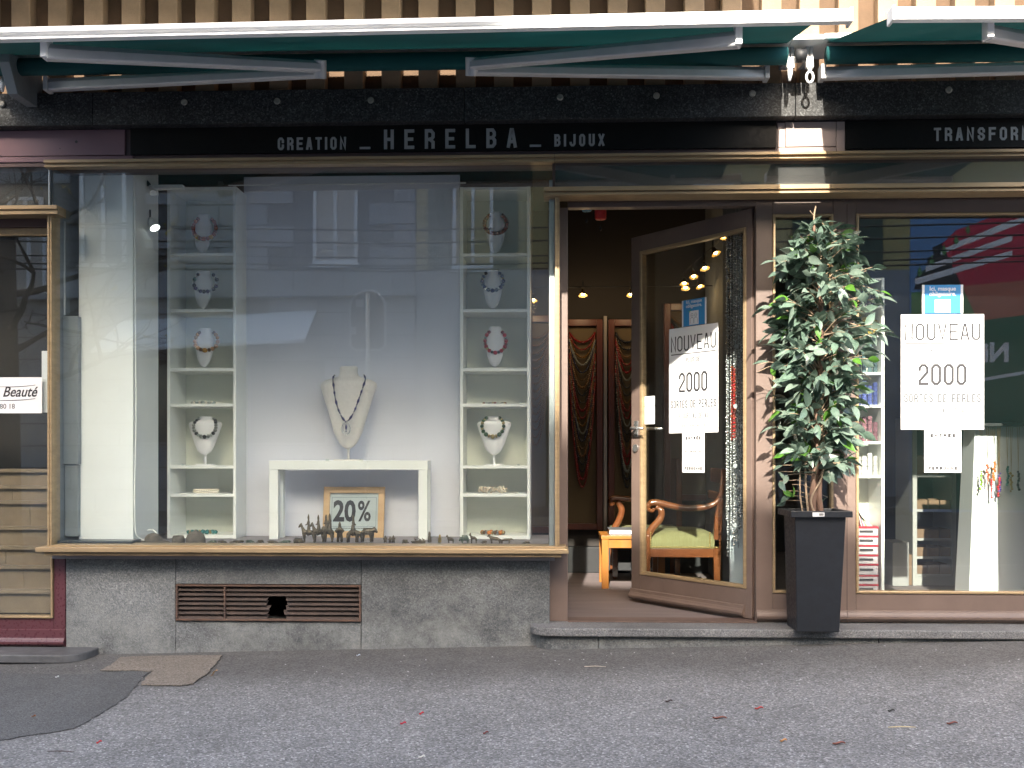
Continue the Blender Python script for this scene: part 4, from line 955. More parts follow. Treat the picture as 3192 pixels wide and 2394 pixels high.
nkb = necklace('blue and silver bead necklace with oval silver pendant on large bust', pts, sym(half*3, (R_, silver, .006, .005)))
pc = V3(1079, 1336, YN_-.016); mb = MB()
mb.tube([pc+Vector((.0245*math.cos(a), .001*math.sin(a), .035*math.sin(a))) for a in lin(0, 2*math.pi, 28)], .0022, 6)
mb.tube([pc+Vector((.019*math.cos(a)+.002, .002, .029*math.sin(a)-.001)) for a in lin(0, 2*math.pi, 24)], .0016, 6)
mb.build('pendant', silver, nkb, smooth=True)
put('bead', bead_me(B_, navy), nkb, pc+Vector((0, 0, .008))-LOC[nkb.name], (0, math.pi/2, 0), (.011, .0065, .0065)); put('bead', bead_me(R_, navy), nkb, pc+Vector((0, 0, -.015))-LOC[nkb.name], None, (.0045,)*3)
# price tags
for i, (px, py, Y, wide) in enumerate(((662, 1257, YS+.03, 0), (568, 1451, YS+.03, 0), (1624, 1258, YS+.03, 0), (1616, 1450, YS+.03, 0), (1622, 1539, YS+.03, 1), (1020, 1436, YT+.03, 1))):
    v = V3(px, py, Y); zf = (tz if i == 5 else (SZ if px < 1000 else SZR)[{1257: 3, 1451: 4, 1258: 3, 1450: 4, 1539: 5}.get(py, 4)])
    q = .010 if wide else .007
    solo(MB().prism([(Y, zf), (Y+.012, zf), (Y+.006, zf+.008)], v.x-q, v.x+q, 'x'), 'price_tag', mat('tag_grey', (.4, .46, .45), .5), ['folded grey price tag beside grey stone bracelet', 'folded grey price tag beside black bead bust', 'folded grey price tag beside thin brown bracelet', 'folded grey price tag beside green bead bust', 'folded grey price tag beside cowrie bracelet', 'folded grey price tag beside the large linen bust'][i], 'price tag')
# framed 20 % notice
YF = YS+.10
fr = thing('framed_notice', 'light wood picture frame with a 20 % notice under the display table', 'frame', (wx(1101, YF), YF, FZ))
fx0, fx1, fz0, fz1 = wx(1006, YF), wx(1197, YF), FZ+.001, Zp(1518, 1101, YF); fw = .037
tilt = lambda v: (v[0], v[1]+.16*(v[2]-FZ), v[2])
for a, b, c, d in ((fx0, fx0+fw, fz0, fz1), (fx1-fw, fx1, fz0, fz1), (fx0+fw, fx1-fw, fz0, fz0+fw), (fx0+fw, fx1-fw, fz1-fw, fz1)):
    MB().box(a, b, YF-.016, YF, c, d).xf(tilt).build('frame_bar', wood_f, fr, bevel=.002)
sh_ = MB().box(fx0+fw, fx1-fw, YF-.005, YF-.001, fz0+fw, fz1-fw).xf(tilt).build('sheet', mat('notice_grey', (.40, .455, .46), .6), fr)
mb = MB(); xm, zm = (fx0+fx1)/2, (fz0+fz1)/2
fontmesh(mb, '20', xm-.122, zm-.05, .165, YF-.0065, sx=.80, bold=.0055, mp=tilt); fontmesh(mb, '%', xm+.022, zm-.05, .165, YF-.0065, sx=.70, bold=.003, mp=tilt)
mb.build('lettering', ink, fr)
mb = MB(); a, b, c, d = fx0+fw+.012, fx1-fw-.012, fz0+fw+.026, fz1-fw-.026
for q in ((a, b, c, c+.0012), (a, b, d, d+.0012), (a, a+.0012, c, d), (b-.0012, b, c, d)): mb.box(q[0], q[1], YF-.0058, YF-.005, q[2], q[3])
for i in range(26): mb.box(a+.001+i*.0087, a+.007+i*.0087, YF-.0058, YF-.005, fz0+fw+.014, fz0+fw+.0185)
mb.xf(tilt).build('rule_lines', ink, fr)
# spotlights at the top of the display
def spot(px, py, Y, label, tip):
    v = V3(px, py, Y); t = thing('spotlight', label, 'lamp', tuple(v))
    MB().tube([v+Vector((0, 0, .05)), v], .005, 8).build('stem', black_m, t)
    d = Vector(tip).normalized(); MB().tube([v, v+d*.02, v+d*.07], [.012, .02, .032], 14).build('lamp_head', whiteboard, t, smooth=True)
    MB().tube([v+d*.066, v+d*.0705], [.026, .027], 14).build('lamp_glass', mat('lamp_glow_cool', (.8, .85, .85), .3, emit=(.9, 1, 1, .8)), t)
spot(468, 682, .42, 'white spotlight tilted down on pillar side in display window', (.5, -.3, -.8)); 
rl = thing('lamp_rail', 'white lamp rail near the top of the display window', 'lamp', tuple(V3(470, 588, .4)))
MB().pbox(371, 569, 576, 588, .40, .44).build('rail', whiteboard, rl, bevel=.002)
MB().tube([V3(465, 578, .4), V3(452, 562, .4), V3(440, 570, .4)], [.012, .014, .008], 8).build('lamp_mount', black_m, rl); MB().tube([V3(474, 589, .40), V3(478, 602, .38)], [.010, .02], 12).build('lamp_shade', whiteboard, rl)
# thin rods across the top
solo(MB().tube([V3(712, 578, .6), V3(1452, 570, .6)], .003, 6), 'hanging_rod', alu, 'thin pale rod across the top of the display window', 'rod')
# ================================================================== BRONZE FIGURINES along the front of the display
def skin(name, verts, edges, rad, m, label, cat, group=None, sub=1, origin=None):
    o0 = Vector(origin) if origin is not None else Vector(verts[0])
    me = bpy.data.meshes.new(name); me.from_pydata([Vector(v)-o0 for v in verts], edges, []); me.materials.append(m)
    o = bpy.data.objects.new(name, me); C.objects.link(o); o.location = o0
    o.modifiers.new('skin', 'SKIN').use_smooth_shade = True
    for i, sv in enumerate(me.skin_vertices[0].data):
        sv.radius = (rad[i], rad[i]); sv.use_root = (i == 0)
    if sub:
        md = o.modifiers.new('sub', 'SUBSURF'); md.levels = sub; md.render_levels = sub
    return tag(o, label, cat, group)
class SK:
    def __init__(s): s.v = []; s.e = []; s.r = []
    def p(s, v, r, fr=None):
        s.v.append(Vector(v)); s.r.append(r); k = len(s.v)-1
        if fr is not None: s.e.append((fr, k))
        return k
def quadruped(px0, px1, pyt_back, Y, d, label, neck='up', rider=0, thick=1., m=bronze, head_py=None, cat='figurine', tail=True, hump=False, rider_py=None, low=False):
    xa, xb = wx(px0, Y), wx(px1, Y); L = xb-xa; z0 = FZ+.0005; zb = Zp(pyt_back, (px0+px1)/2, Y); h = zb-z0; S = SK()
    X = lambda t: (xa+L*t) if d > 0 else (xb-L*t)            # t from tail (0) to nose (1)
    r = h*.185*thick; lh = h*(.62 if not low else .45)
    body = [(.12, .80), (.3, .86), (.5, .84), (.66, .86)]
    if hump: body[1] = (.3, .98); body[2] = (.46, .9)
    b0 = S.p((X(.42), Y, z0+h*.8), r*1.15)
    br_ = S.p((X(.14), Y, z0+h*.80), r, b0); bc = S.p((X(.66), Y, z0+h*.84), r*1.05, b0)
    lg = .055*L
    for tx, at in ((.12, br_), (.66, bc)):
        for sy in (-1, 1):
            a = S.p((X(tx+.01*sy), Y+sy*h*.13, z0+lh*.75), r*.55, at); b = S.p((X(tx-.02+.03*sy), Y+sy*h*.14, z0+lh*.35), r*.36, a); S.p((X(tx+.03*sy), Y+sy*h*.14, z0+r*.3), r*.42, b)
    if neck == 'up':
        n1 = S.p((X(.76), Y, z0+h*1.12), r*.62, bc); n2 = S.p((X(.84), Y, z0+h*1.38), r*.55, n1); S.p((X(.9), Y, z0+h*1.36), r*.5, n2); S.p((X(.98), Y, z0+h*1.16), r*.34, len(S.v)-1)
        S.p((X(.83), Y, z0+h*1.54), r*.16, n2)
    elif neck == 'down':
        n1 = S.p((X(.80), Y, z0+h*.78), r*.62, bc); n2 = S.p((X(.90), Y, z0+h*.52), r*.5, n1); S.p((X(.98), Y, z0+h*.34), r*.36, n2)
    elif neck == 'level':
        n1 = S.p((X(.80), Y, z0+h*.94), r*.7, bc); n2 = S.p((X(.90), Y, z0+h*.86), r*.55, n1); S.p((X(.99), Y, z0+h*.70), r*.36, n2); S.p((X(.83), Y, z0+h*1.12), r*.2, n1)
    else:                                                     # antelope: raised with horns
        n1 = S.p((X(.78), Y, z0+h*1.1), r*.6, bc); n2 = S.p((X(.86), Y, z0+h*1.25), r*.55, n1); S.p((X(.98), Y, z0+h*1.12), r*.35, n2)
        S.p((X(.80), Y-.003, z0+h*1.52), r*.16, n2); S.p((X(.72), Y+.003, z0+h*1.48), r*.16, n2)
    if tail: t1 = S.p((X(.04), Y, z0+h*.72), r*.3, br_); S.p((X(.01), Y, z0+h*.35), r*.22, t1)
    if rider:
        zr0 = z0+h*.9; rz_ = Zp(rider_py, (px0+px1)/2, Y); rh = rz_-zr0
        for k in range(rider):
            tx = .40 if rider == 1 else (.28, .56)[k]; kk = rh*(1 if k == 0 else .94)
            a = S.p((X(tx), Y, zr0+kk*.22), r*.62, b0); b = S.p((X(tx+.02), Y, zr0+kk*.52), r*.6, a); c = S.p((X(tx+.02), Y, zr0+kk*.66), r*.34, b); e = S.p((X(tx+.03), Y, zr0+kk*.80), r*.5, c); S.p((X(tx+.02), Y, zr0+kk*1.0), r*.14, e)
            for sy in (-1, 1):
                q = S.p((X(tx+.08), Y+sy*h*.15, zr0+kk*.42), r*.26, b); S.p((X(tx+.2), Y+sy*h*.05, zr0+kk*.36), r*.22, q)
                q = S.p((X(tx+.05), Y+sy*h*.19, zr0-h*.05), r*.34, a); S.p((X(tx+.02), Y+sy*h*.2, zr0-h*.36), r*.26, q)
    return skin('bronze_figurine', S.v, S.e, S.r, m, label, cat, 'bronze figurines along the display floor', 1, ((xa+xb)/2, Y, z0))
def standing(pxc, pyt, Y, label, w=1., m=bronze, arms=True, spire=False):
    x, zt_ = P(pxc, pyt, Y); z0 = FZ+.0005; h = zt_-z0; r = h*.095*w; S = SK()
    a = S.p((x, Y, z0+h*.45), r*1.15)
    if spire:
        S.p((x, Y, z0+r*.5), r*1.5, a); b = S.p((x, Y, z0+h*.62), r*.5, a); c = S.p((x, Y, z0+h*.74), r*1.0, b); S.p((x, Y, z0+h), r*.25, c)
    else:
        for sy in (-1, 1):
            k = S.p((x+sy*r*.8, Y, z0+h*.25), r*.65, a); S.p((x+sy*r*.8, Y, z0+r*.5), r*.7, k)
        b = S.p((x, Y, z0+h*.66), r*1.05, a); c = S.p((x, Y, z0+h*.76), r*.55, b); e = S.p((x, Y, z0+h*.86), r*.8, c); S.p((x, Y, z0+h), r*.25, e)
        if arms:
            for sy in (-1, 1):
                q = S.p((x+sy*r*1.9, Y-.002, z0+h*.58), r*.42, b); S.p((x+sy*r*.9, Y-r*1.2, z0+h*.5), r*.4, q)
    return skin('bronze_figurine', S.v, S.e, S.r, m, label, 'figurine', 'bronze figurines along the display floor', 1, (x, Y, z0))
def lizard(px0, px1, py, Y, label, d=1, m=bronze, fat=1.):
    xa, xb = wx(px0, Y), wx(px1, Y); L = xb-xa; z0 = FZ+.0005; zt_ = Zp(py, (px0+px1)/2, Y); h = (zt_-z0); S = SK()
    X = lambda t: (xa+L*t) if d > 0 else (xb-L*t)
    r = h*.4*fat; zc = z0+h*.5
    a = S.p((X(.5), Y, zc), r); b = S.p((X(.72), Y, zc), r*.85, a); c = S.p((X(.85), Y, zc+h*.1), r*.75, b); S.p((X(.98), Y, zc+h*.05), r*.4, c)
    e = S.p((X(.3), Y, zc), r*.8, a); f = S.p((X(.14), Y+.006, zc-h*.15), r*.45, e); S.p((X(.01), Y-.004, zc-h*.25), r*.22, f)
    for at, t in ((b, .74), (e, .3)):
        for sy in (-1, 1):
            q = S.p((X(t+.04), Y+sy*h*.8, zc-h*.1), r*.35, at); S.p((X(t+.07), Y+sy*h*1.0, z0+r*.25), r*.3, q)
    return skin('bronze_figurine', S.v, S.e, S.r, m, label, 'figurine', 'bronze figurines along the display floor', 1, ((xa+xb)/2, Y, z0))
YFg = .33
quadruped(930, 985, 1652, YFg, -1, 'bronze horse and rider, leftmost of the tall group before the 20 % notice', 'up', 1, 1.0, rider_py=1602)
quadruped(966, 1012, 1650, YFg+.03, -1, 'bronze horse and rider, second of the tall group before the notice', 'up', 1, 1.05, rider_py=1604)
quadruped(1000, 1040, 1645, YFg+.01, -1, 'bronze mount with two riders at left edge of the 20 % notice', 'level', 2, 1.1, rider_py=1600)
standing(1059, 1626, YFg-.01, 'standing bronze figure in front of the 20 % notice', 1.15)
quadruped(1080, 1130, 1652, YFg, 1, 'bronze rider on grazing camel in front of the 20 % notice', 'down', 1, 1.15, rider_py=1603)
quadruped(1124, 1177, 1648, YFg+.02, 1, 'riderless bronze camel grazing at right edge of the notice', 'level', 0, 1.2, hump=True)
for i, (a, b, py, lb, d) in enumerate(((646, 676, 1682, 'first', 1), (678, 709, 1683, 'second', -1), (714, 762, 1682, 'third', 1), (764, 795, 1681, 'fourth', -1), (797, 823, 1681, 'fifth', 1), (832, 869, 1683, 'sixth', -1), (868, 908, 1682, 'seventh', 1), (914, 948, 1678, 'eighth', -1))):
    lizard(a, b, py, YFg-.03+.008*(i % 2), 'low crawling bronze animal, %s to the right of the woven caps' % lb, d, bronze if i % 3 else bronze_g, 1.0 if i < 7 else 1.5)
standing(1201, 1669, YFg, 'tiny bronze figure right of the grazing camel', 1.5); standing(1216, 1671, YFg, 'tiny bronze figure, left of a pair', 1.5, bronze); standing(1226, 1668, YFg, 'tiny bronze figure, right of a pair', 1.5)
lizard(1253, 1274, 1681, YFg, 'small bronze bird left of the bronze boat', -1, bronze, 1.2)
bt = thing('bronze_figurine', 'small bronze boat carrying birds under the table right leg', 'figurine', (wx(1303, YFg), YFg, FZ), group='bronze figurines along the display floor')
xa, xb = wx(1281, YFg), wx(1327, YFg)
MB().prism([(xa, FZ+.016), (xa+.008, FZ+.0005), (xb-.002, FZ+.0005), (xb, FZ+.018), (xb-.03, FZ+.018)], YFg-.012, YFg+.012, 'y').build('hull', bronze, bt, bevel=.002)
for t in (.3, .62, .85): MB().ball((xa+(xb-xa)*t, YFg, FZ+.022), (.007, .004, .005), 8, 5).ball((xa+(xb-xa)*t-.006, YFg, FZ+.029), (.003, .003, .003), 6, 4).build('bird', bronze, bt, smooth=True)
standing(1339, 1656, YFg, 'bronze idol with pointed crown right of the display table leg', 1.4, spire=True); standing(1371, 1665, YFg, 'small brass idol with round base left of the bronze ostrich', 1.7, brass, spire=True)
quadruped(1390, 1415, 1677, YFg, -1, 'small bronze ostrich left of the green elephant', 'up', 0, 1.3)
quadruped(1430, 1461, 1672, YFg, -1, 'green patinated bronze elephant before right bookcase', 'down', 0, 1.75, bronze_g)
quadruped(1461, 1487, 1672, YFg, -1, 'slim bronze antelope beside the green elephant', 'antelope', 0, .9)
lizard(1498, 1519, 1684, YFg, 'tiny low bronze animal right of the antelope', 1)
quadruped(1517, 1562, 1675, YFg, -1, 'bronze wild beast with curled horns before right bookcase', 'antelope', 0, 1.3); quadruped(1560, 1602, 1679, YFg, 1, 'bronze long-bodied beast, rightmost of the large ones', 'level', 0, 1.15)
lizard(1628, 1652, 1686, YFg, 'tiny bronze animal at the right end of the display', 1)
# woven caps
weave = mat('woven_brown', (.10, .085, .07), .9, col2=(.16, .135, .11), vscale=60, bump=.8, bscale=220, stretch=(1, 1, 4))
def cap(pxc, wpx, pyt, Y, prof, label):
    x = wx(pxc, Y); r = wpx/2*dep(x, Y)/F; h = Zp(pyt, pxc, Y)-FZ
    return solo(MB().lathe([(r*a, h*b) for a, b in prof], (x, Y, FZ+.0005), 24), 'woven_cap', weave, label, 'cap', smooth=True)
DOME = [(.96, 0), (1, .08), (.97, .35), (.85, .62), (.6, .84), (.3, .95), (.05, 1)]
cap(478, 56, 1661, .30, DOME, 'grey-brown woven dome cap, leftmost on the display floor')
cap(474, 108, 1688, .26, [(1, 0), (1, .5), (.9, 1), (.1, 1)], 'flat dark woven mat under the leftmost dome cap')
cap(556, 39, 1670, .28, [(.9, 0), (1, .1), (1, .6), (.92, .75), (.8, 1), (.2, .96)], 'small brown woven basket between the two dome caps')
cap(610, 60, 1651, .28, [(.96, 0), (1, .1), (.97, .4), (.82, .66), (.5, .84), (.16, .9), (.1, 1), (.03, 1)], 'dark woven dome cap with a knob before left bookcase')
# ================================================================== SHOP INTERIOR
FLZ = .0
floor_m = mat('shop_floor', (.16, .13, .13), .7, var=.16, vscale=3, bump=.15, bscale=200, stretch=(.5, 3, 1))
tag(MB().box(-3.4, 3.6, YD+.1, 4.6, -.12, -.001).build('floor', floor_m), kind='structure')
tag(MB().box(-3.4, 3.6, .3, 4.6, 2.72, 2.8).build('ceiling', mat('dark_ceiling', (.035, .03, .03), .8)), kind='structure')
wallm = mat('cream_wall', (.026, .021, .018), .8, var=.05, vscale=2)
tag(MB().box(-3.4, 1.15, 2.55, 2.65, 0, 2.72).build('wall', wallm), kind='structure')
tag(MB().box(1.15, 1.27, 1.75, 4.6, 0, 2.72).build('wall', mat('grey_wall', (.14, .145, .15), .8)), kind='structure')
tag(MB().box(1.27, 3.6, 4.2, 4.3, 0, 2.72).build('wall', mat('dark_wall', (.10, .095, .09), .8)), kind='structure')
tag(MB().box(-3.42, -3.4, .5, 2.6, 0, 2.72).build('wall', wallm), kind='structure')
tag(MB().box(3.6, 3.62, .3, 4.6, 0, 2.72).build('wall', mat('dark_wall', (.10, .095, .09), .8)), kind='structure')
# back of the display: dark brown board standing in for the unlit shop beyond
tag(MB().box(wx(480, .9), wx(1660, .98), .98, 1.0, FZ, 2.6).build('display_back', mat('unlit_shop_brown', (.10, .06, .045), .8, var=.2, vscale=5)), kind='structure')
tag(MB().box(wx(166, .05), wx(1729, .05), .9, 1.0, 0, FZ-.06).build('display_base', mat('dark_wall', (.10, .095, .09), .8)), kind='structure')
# ---- necklace panels on the back wall
YPN = 2.5
bead_small = MB().ball((0, 0, 0), 1, 5, 3)
ORD = ['first', 'second', 'third', 'fourth', 'fifth', 'sixth', 'seventh', 'eighth', 'ninth', 'tenth', 'eleventh', 'twelfth', 'thirteenth', 'fourteenth', 'fifteenth', 'sixteenth', 'seventeenth', 'eighteenth', 'nineteenth', 'twentieth']
def draped(px0, px1, py0, py1, where, nst=17, cols=None):
    f = thing('wall_rack', 'brown framed cream panel with rows of necklaces, '+where, 'rack', (wx((px0+px1)/2, YPN), YPN, Zp(py1, px0, YPN)))
    x0, x1, zb_, zt_ = wx(px0, YPN), wx(px1, YPN), Zp(py1, px0, YPN), Zp(py0, px0, YPN); t = .045
    for a, b, c, d in ((x0, x0+t, zb_, zt_), (x1-t, x1, zb_, zt_), (x0+t, x1-t, zb_, zb_+t), (x0+t, x1-t, zt_-t*1.1, zt_)):
        MB().box(a, b, YPN-.03, YPN+.04, c, d).build('frame_bar', wood_p, f, bevel=.003)
    MB().box(x0+t, x1-t, YPN+.01, YPN+.03, zb_+t, zt_-t*1.1).build('panel', mat('panel_cream', (.12, .085, .045), .8), f)
    cols = cols or [tobac, dark, wine, grey, gem('umber', (.09, .05, .02)), dark, redd, gem('dark_amber', (.16, .075, .012)), gem('night_blue', (.012, .016, .05))]
    xi0, xi1 = x0+t+.01, x1-t-.01; top = zt_-t*1.1-.03
    for i in range(nst):
        zs = top-.018*i-.02; sag = .07+.026*i*1.5; mm = cols[(i*5+int(px0)) % len(cols)]; mb = MB(); r = random.uniform(.0065, .010)
        fine = [((xi0+xi1)/2+(q/200-1)*(xi1-xi0)/2, zs-sag*(1-abs(q/200-1)**2.1)) for q in range(401)]; acc = 1.; last = fine[0]
        for x, z in fine:
            acc += math.hypot(x-last[0], z-last[1]); last = (x, z)
            if acc < r*1.45: continue
            acc = 0; rr = r*(.86+.4*random.random())
            mb.add([(x+v[0]*rr, YPN-.012-.0006*i+v[1]*rr, z+v[2]*rr) for v in bead_small.v], bead_small.f)
        o = solo(mb, 'hanging_necklace', mm, '%s necklace from the top on the panel ' % ORD[i]+where, 'necklace', 'necklaces on the panel '+where, smooth=True)
    return f
draped(1600, 1738, 985, 1660, 'at the display window right edge', 15, [tobac, brass, gem('umber', (.09, .05, .02)), gem('dark_amber', (.16, .075, .012)), wine])
draped(1752, 1878, 997, 1650, 'left in the open doorway', 20)
draped(1896, 2012, 997, 1650, 'beside the open door edge', 20, [dark, grey, redd, wine, tobac, dark])
draped(2070, 2240, 948, 1560, 'behind the door glass', 12)
solo(MB().pbox(1882, 1892, 985, 1790, YPN-.02, 2.549), 'wall_strip', mat('strip_brass', (.3, .26, .22), .4, .5), 'slim upright metal strip between two necklace panels', 'strip')
solo(MB().box(wx(1600, 2.45), wx(2230, 2.45), 2.42, 2.549, 0, .19), 'low_plinth', black_m, 'low black plinth along the shop back wall', 'plinth', bevel=.004)
# ---- lamps on a wire
lampglow = mat('halogen_glow', (1, .8, .5), .3, emit=(1, .62, .24, 9))
brassl = mat('lamp_brass', (.5, .38, .2), .25, .8)
def halogen(px, py, Y, label, tilt=0., energy=0.):
    v = V3(px, py, Y); t = thing('ceiling_spot', label, 'lamp', tuple(v))
    mb = MB().tube([v+Vector((0, 0, .09)), v+Vector((0, 0, .03))], .006, 6); mb.build('stem', black_m, t)
    d = Vector((math.sin(tilt), -.35, -math.cos(tilt))).normalized(); c = v+Vector((0, 0, .03))
    MB().tube([c, c+d*.02, c+d*.05], [.010, .016, .032], 12, caps=False).build('reflector', brassl, t, smooth=True)
    MB().ball(c+d*.036, .0125, 8, 6).build('bulb', lampglow, t, smooth=True)
    if energy:
        ld = bpy.data.lights.new('halogen', 'POINT'); ld.energy = energy*.3; ld.color = (1, .72, .42); ld.shadow_soft_size = .03
        lo = bpy.data.objects.new('halogen', ld); C.objects.link(lo); lo.location = c+d*.11
halogen(1662, 932, 2.2, 'lit halogen spot seen beside the right bookcase', 0,  .8)
halogen(1817, 915, 2.2, 'lit halogen spot over the left necklace panel in the doorway', 0, 1.0)
halogen(1966, 915, 2.2, 'lit halogen spot over the panel beside the open door', 0, .8)
for i, (px, py, Y) in enumerate(((2262, 735, .95), (2222, 787, 1.15), (2192, 832, 1.4), (2160, 858, 1.65), (2132, 880, 1.9), (2136, 894, 2.2), (2176, 890, 2.1))):
    halogen(px, py, Y, 'lit halogen spot, %s from the top in the row behind the door glass' % ('first', 'second', 'third', 'fourth', 'fifth', 'sixth', 'lowest')[i], (-.5, .4, .2, .1, 0, 0, .3)[i], .6 if i in (2, 5) else 0)
solo(MB().tube([V3(1600, 898, 2.2), V3(1980, 892, 2.2), V3(2280, 890, 2.2)], .004, 6), 'lamp_wire', black_m, 'thin black lamp wire across the shop interior', 'wire')
solo(MB().tube([V3(2310, 690, .8), V3(2130, 850, 1.9)], .003, 6), 'lamp_wire', black_m, 'thin wire carrying the receding row of halogen spots', 'wire')
# hanging trinkets in the doorway
def trinket(px, py0, py1, wpx, col, label):
    Y = .9; x = wx(px, Y); r = wpx/2*dep(x, Y)/F; z0, z1 = Zp(py1, px, Y), Zp(py0, px, Y)
    t = thing('paper_lantern', label, 'lantern', (x, Y, z0)); MB().lathe([(r*.9, z0-z0), (r, .005), (r, z1-z0-.005), (r*.9, z1-z0)], (x, Y, z0), 14).build('shade', mat('lantern_'+label[:4], col, .6, var=.2, vscale=30), t, smooth=True)
    MB().tube([(x, Y, z1), (x, Y, 2.72)], .001, 4).build('cord', black_m, t); MB().tube([(x, Y, z0), (x, Y, z0-.05)], .001, 4).ball((x, Y, z0-.055), (.009, .009, .014), 8, 5).build('tassel', black_m, t)
trinket(1829, 620, 659, 30, (.03, .24, .42), 'blue paper lantern hanging at the top of the doorway'); trinket(1872, 612, 684, 36, (.55, .03, .03), 'red paper lantern hanging beside the blue one')
# ---- low table with a book
tb = thing('side_table', 'low orange wooden side table just inside the door', 'table', (wx(1960, 1.6), 1.75, 0))
YTb = 1.50; zt_ = Zp(1670, 1900, YTb); X0, X1 = wx(1874, YTb), wx(1874, YTb)+.42
MB().box(X0, X1, YTb, YTb+.40, zt_-.022, zt_).build('top', wood_o, tb, bevel=.002)
for x in (X0+.004, X1-.05):
    for y in (YTb+.005, YTb+.35): MB().box(x, x+.045, y, y+.045, 0, zt_-.022).build('leg', wood_o, tb, bevel=.002)
MB().box(X0+.05, X1-.051, YTb+.01, YTb+.028, zt_-.08, zt_-.022).build('apron', wood_o, tb); MB().box(X0+.01, X0+.028, YTb+.051, YTb+.35, zt_-.08, zt_-.022).build('apron', wood_o, tb)
bk = thing('book', 'grey clothbound book lying on the orange side table', 'book', (X0+.2, YTb+.15, zt_))
MB().box(X0+.055, X0+.36, YTb+.07, YTb+.30, zt_+.0005, zt_+.006).build('cover', mat('book_grey', (.085, .09, .1), .6), bk); MB().box(X0+.059, X0+.356, YTb+.073, YTb+.297, zt_+.006, zt_+.030).build('pages', paper, bk); MB().box(X0+.055, X0+.36, YTb+.07, YTb+.30, zt_+.030, zt_+.036).build('cover', mat('book_grey', (.085, .09, .1), .6), bk, bevel=.001)
# ---- armchair behind the door glass (side view, facing left)
YA, YA2 = 1.15, 1.62
ch = thing('armchair', 'carved mahogany armchair with green velvet seat behind the door glass', 'armchair', (wx(2130, YA+.2), YA+.23, 0))
k4 = 4.148
def cp(x, y): return (1900+x/k4, 1500+y/k4)
def sweep(nm, pts, Y, rad, flat=.75, n=5):
    V = bez([V3(*cp(*p), Y) for p in pts], n); m_ = len(V); rs = [rad[0]+(rad[-1]-rad[0])*i/(m_-1) if len(rad) == 2 else rad[min(int(i*len(rad)/m_), len(rad)-1)] for i in range(m_)]
    MB().tube(V, rs, 10).build(nm, wood_c, ch, smooth=True)
for Y, dx in ((YA, 0), (YA2, 0)):
    sweep('arm', [(575, 350), (560, 385), (520, 375), (497, 335), (520, 295), (580, 275), (700, 295), (870, 335), (1010, 350), (1150, 345), (1290, 320), (1390, 265), (1440, 170), (1460, 40), (1480, -160)], Y, (.0105, .012, .014, .018, .021, .0215, .021, .021, .021, .020, .018, .017, .016, .016))
    sweep('arm_support', [(600, 330), (660, 370), (672, 440), (630, 520), (550, 610), (500, 700)], Y, (.016, .021, .021, .023, .024, .025))
    sweep('leg', [(500, 690), (495, 800), (490, 950), (485, 1080), (520, 1240 if Y == YA else 1230)], Y, (.026, .025, .024, .021, .017))
    # back upright and rear leg
    V = [V3(*cp(*p), Y) for p in ((1440, 230), (1405, 450), (1392, 700), (1385, 900), (1388, 1310))]
    mb = MB()
    for a, b in zip(V[:-1], V[1:]): pass
    rg = [[v+Vector((sx_*w_, sy_*.022, 0)) for sx_, sy_ in ((-1, -1), (1, -1), (1, 1), (-1, 1))] for v, w_ in zip(V, (.014, .023, .023, .022, .018))]
    rg[-1] = [Vector((q.x, q.y, .0)) for q in rg[-1]]
    MB().rings(rg).build('back_leg', wood_c, ch, bevel=.004)
# front legs reach the floor
for Y in (YA, YA2):
    a = V3(*cp(520, 1236), Y); MB().tube([a, Vector((a.x+.006, Y, .0))], [.017, .015], 10).build('foot', wood_c, ch, smooth=True)
xs0, xs1 = V3(*cp(525, 0), YA).x, V3(*cp(1400, 0), YA).x; zra, zrb = V3(*cp(900, 870), YA-.02).z, V3(*cp(900, 985), YA-.02).z
for y in (YA-.018, YA2-.01): MB().box(xs0, xs1, y, y+.028, zrb, zra).build('seat_rail', wood_c, ch, bevel=.003)
for x in (xs0, xs1-.025): MB().box(x, x+.025, YA+.011, YA2-.011, zrb, zra).build('seat_rail', wood_c, ch, bevel=.003)
ztop = V3(*cp(1000, 605), YA+.2).z
vs = []; fs = []; nu, nv = 20, 14
for j in range(nv+1):
    for i in range(nu+1):
        u, v = i/nu*2-1, j/nv*2-1; q = (1-abs(u)**4)*(1-abs(v)**4); x = xs0-.003+(xs1-xs0+.006)*(i/nu); y = YA-.022+(YA2-YA+.044)*(j/nv)
        vs.append((x, y, zra+.055+(ztop-zra-.055)*(q**.6)))
fs = [(j*(nu+1)+i, j*(nu+1)+i+1, (j+1)*(nu+1)+i+1, (j+1)*(nu+1)+i) for j in range(nv) for i in range(nu)]
mb = MB().add(vs, fs); border = [(i, 0) for i in range(nu+1)]+[(nu, j) for j in range(1, nv+1)]+[(i, nv) for i in range(nu-1, -1, -1)]+[(0, j) for j in range(nv-1, 0, -1)]
bi = [j*(nu+1)+i for i, j in border]; k0 = len(mb.v); mb.v += [(mb.v[q][0], mb.v[q][1], zra+.001) for q in bi]
nbd = len(bi); mb.f += [(bi[i], bi[(i+1) % nbd], k0+(i+1) % nbd, k0+i) for i in range(nbd)]
seat = mb.build('seat_cushion', velvet, ch, smooth=True)
stud = MB().ball((0, 0, 0), .0048, 7, 4).mesh('stud', brass, True)
for i in range(46): put('stud', stud, seat, Vector((xs0+.004+(xs1-xs0-.008)*i/45, YA-.0225, zra+.008))-LOC[ch.name])
for i in range(9):
    for xq in (xs0+.002, xs1-.052): put('stud', stud, seat, Vector((xq, YA-.0225, zra+.014+i*.0105))-LOC[ch.name])
zbk = V3(*cp(1480, -160), YA).z; xbk = V3(*cp(1475, -120), YA).x
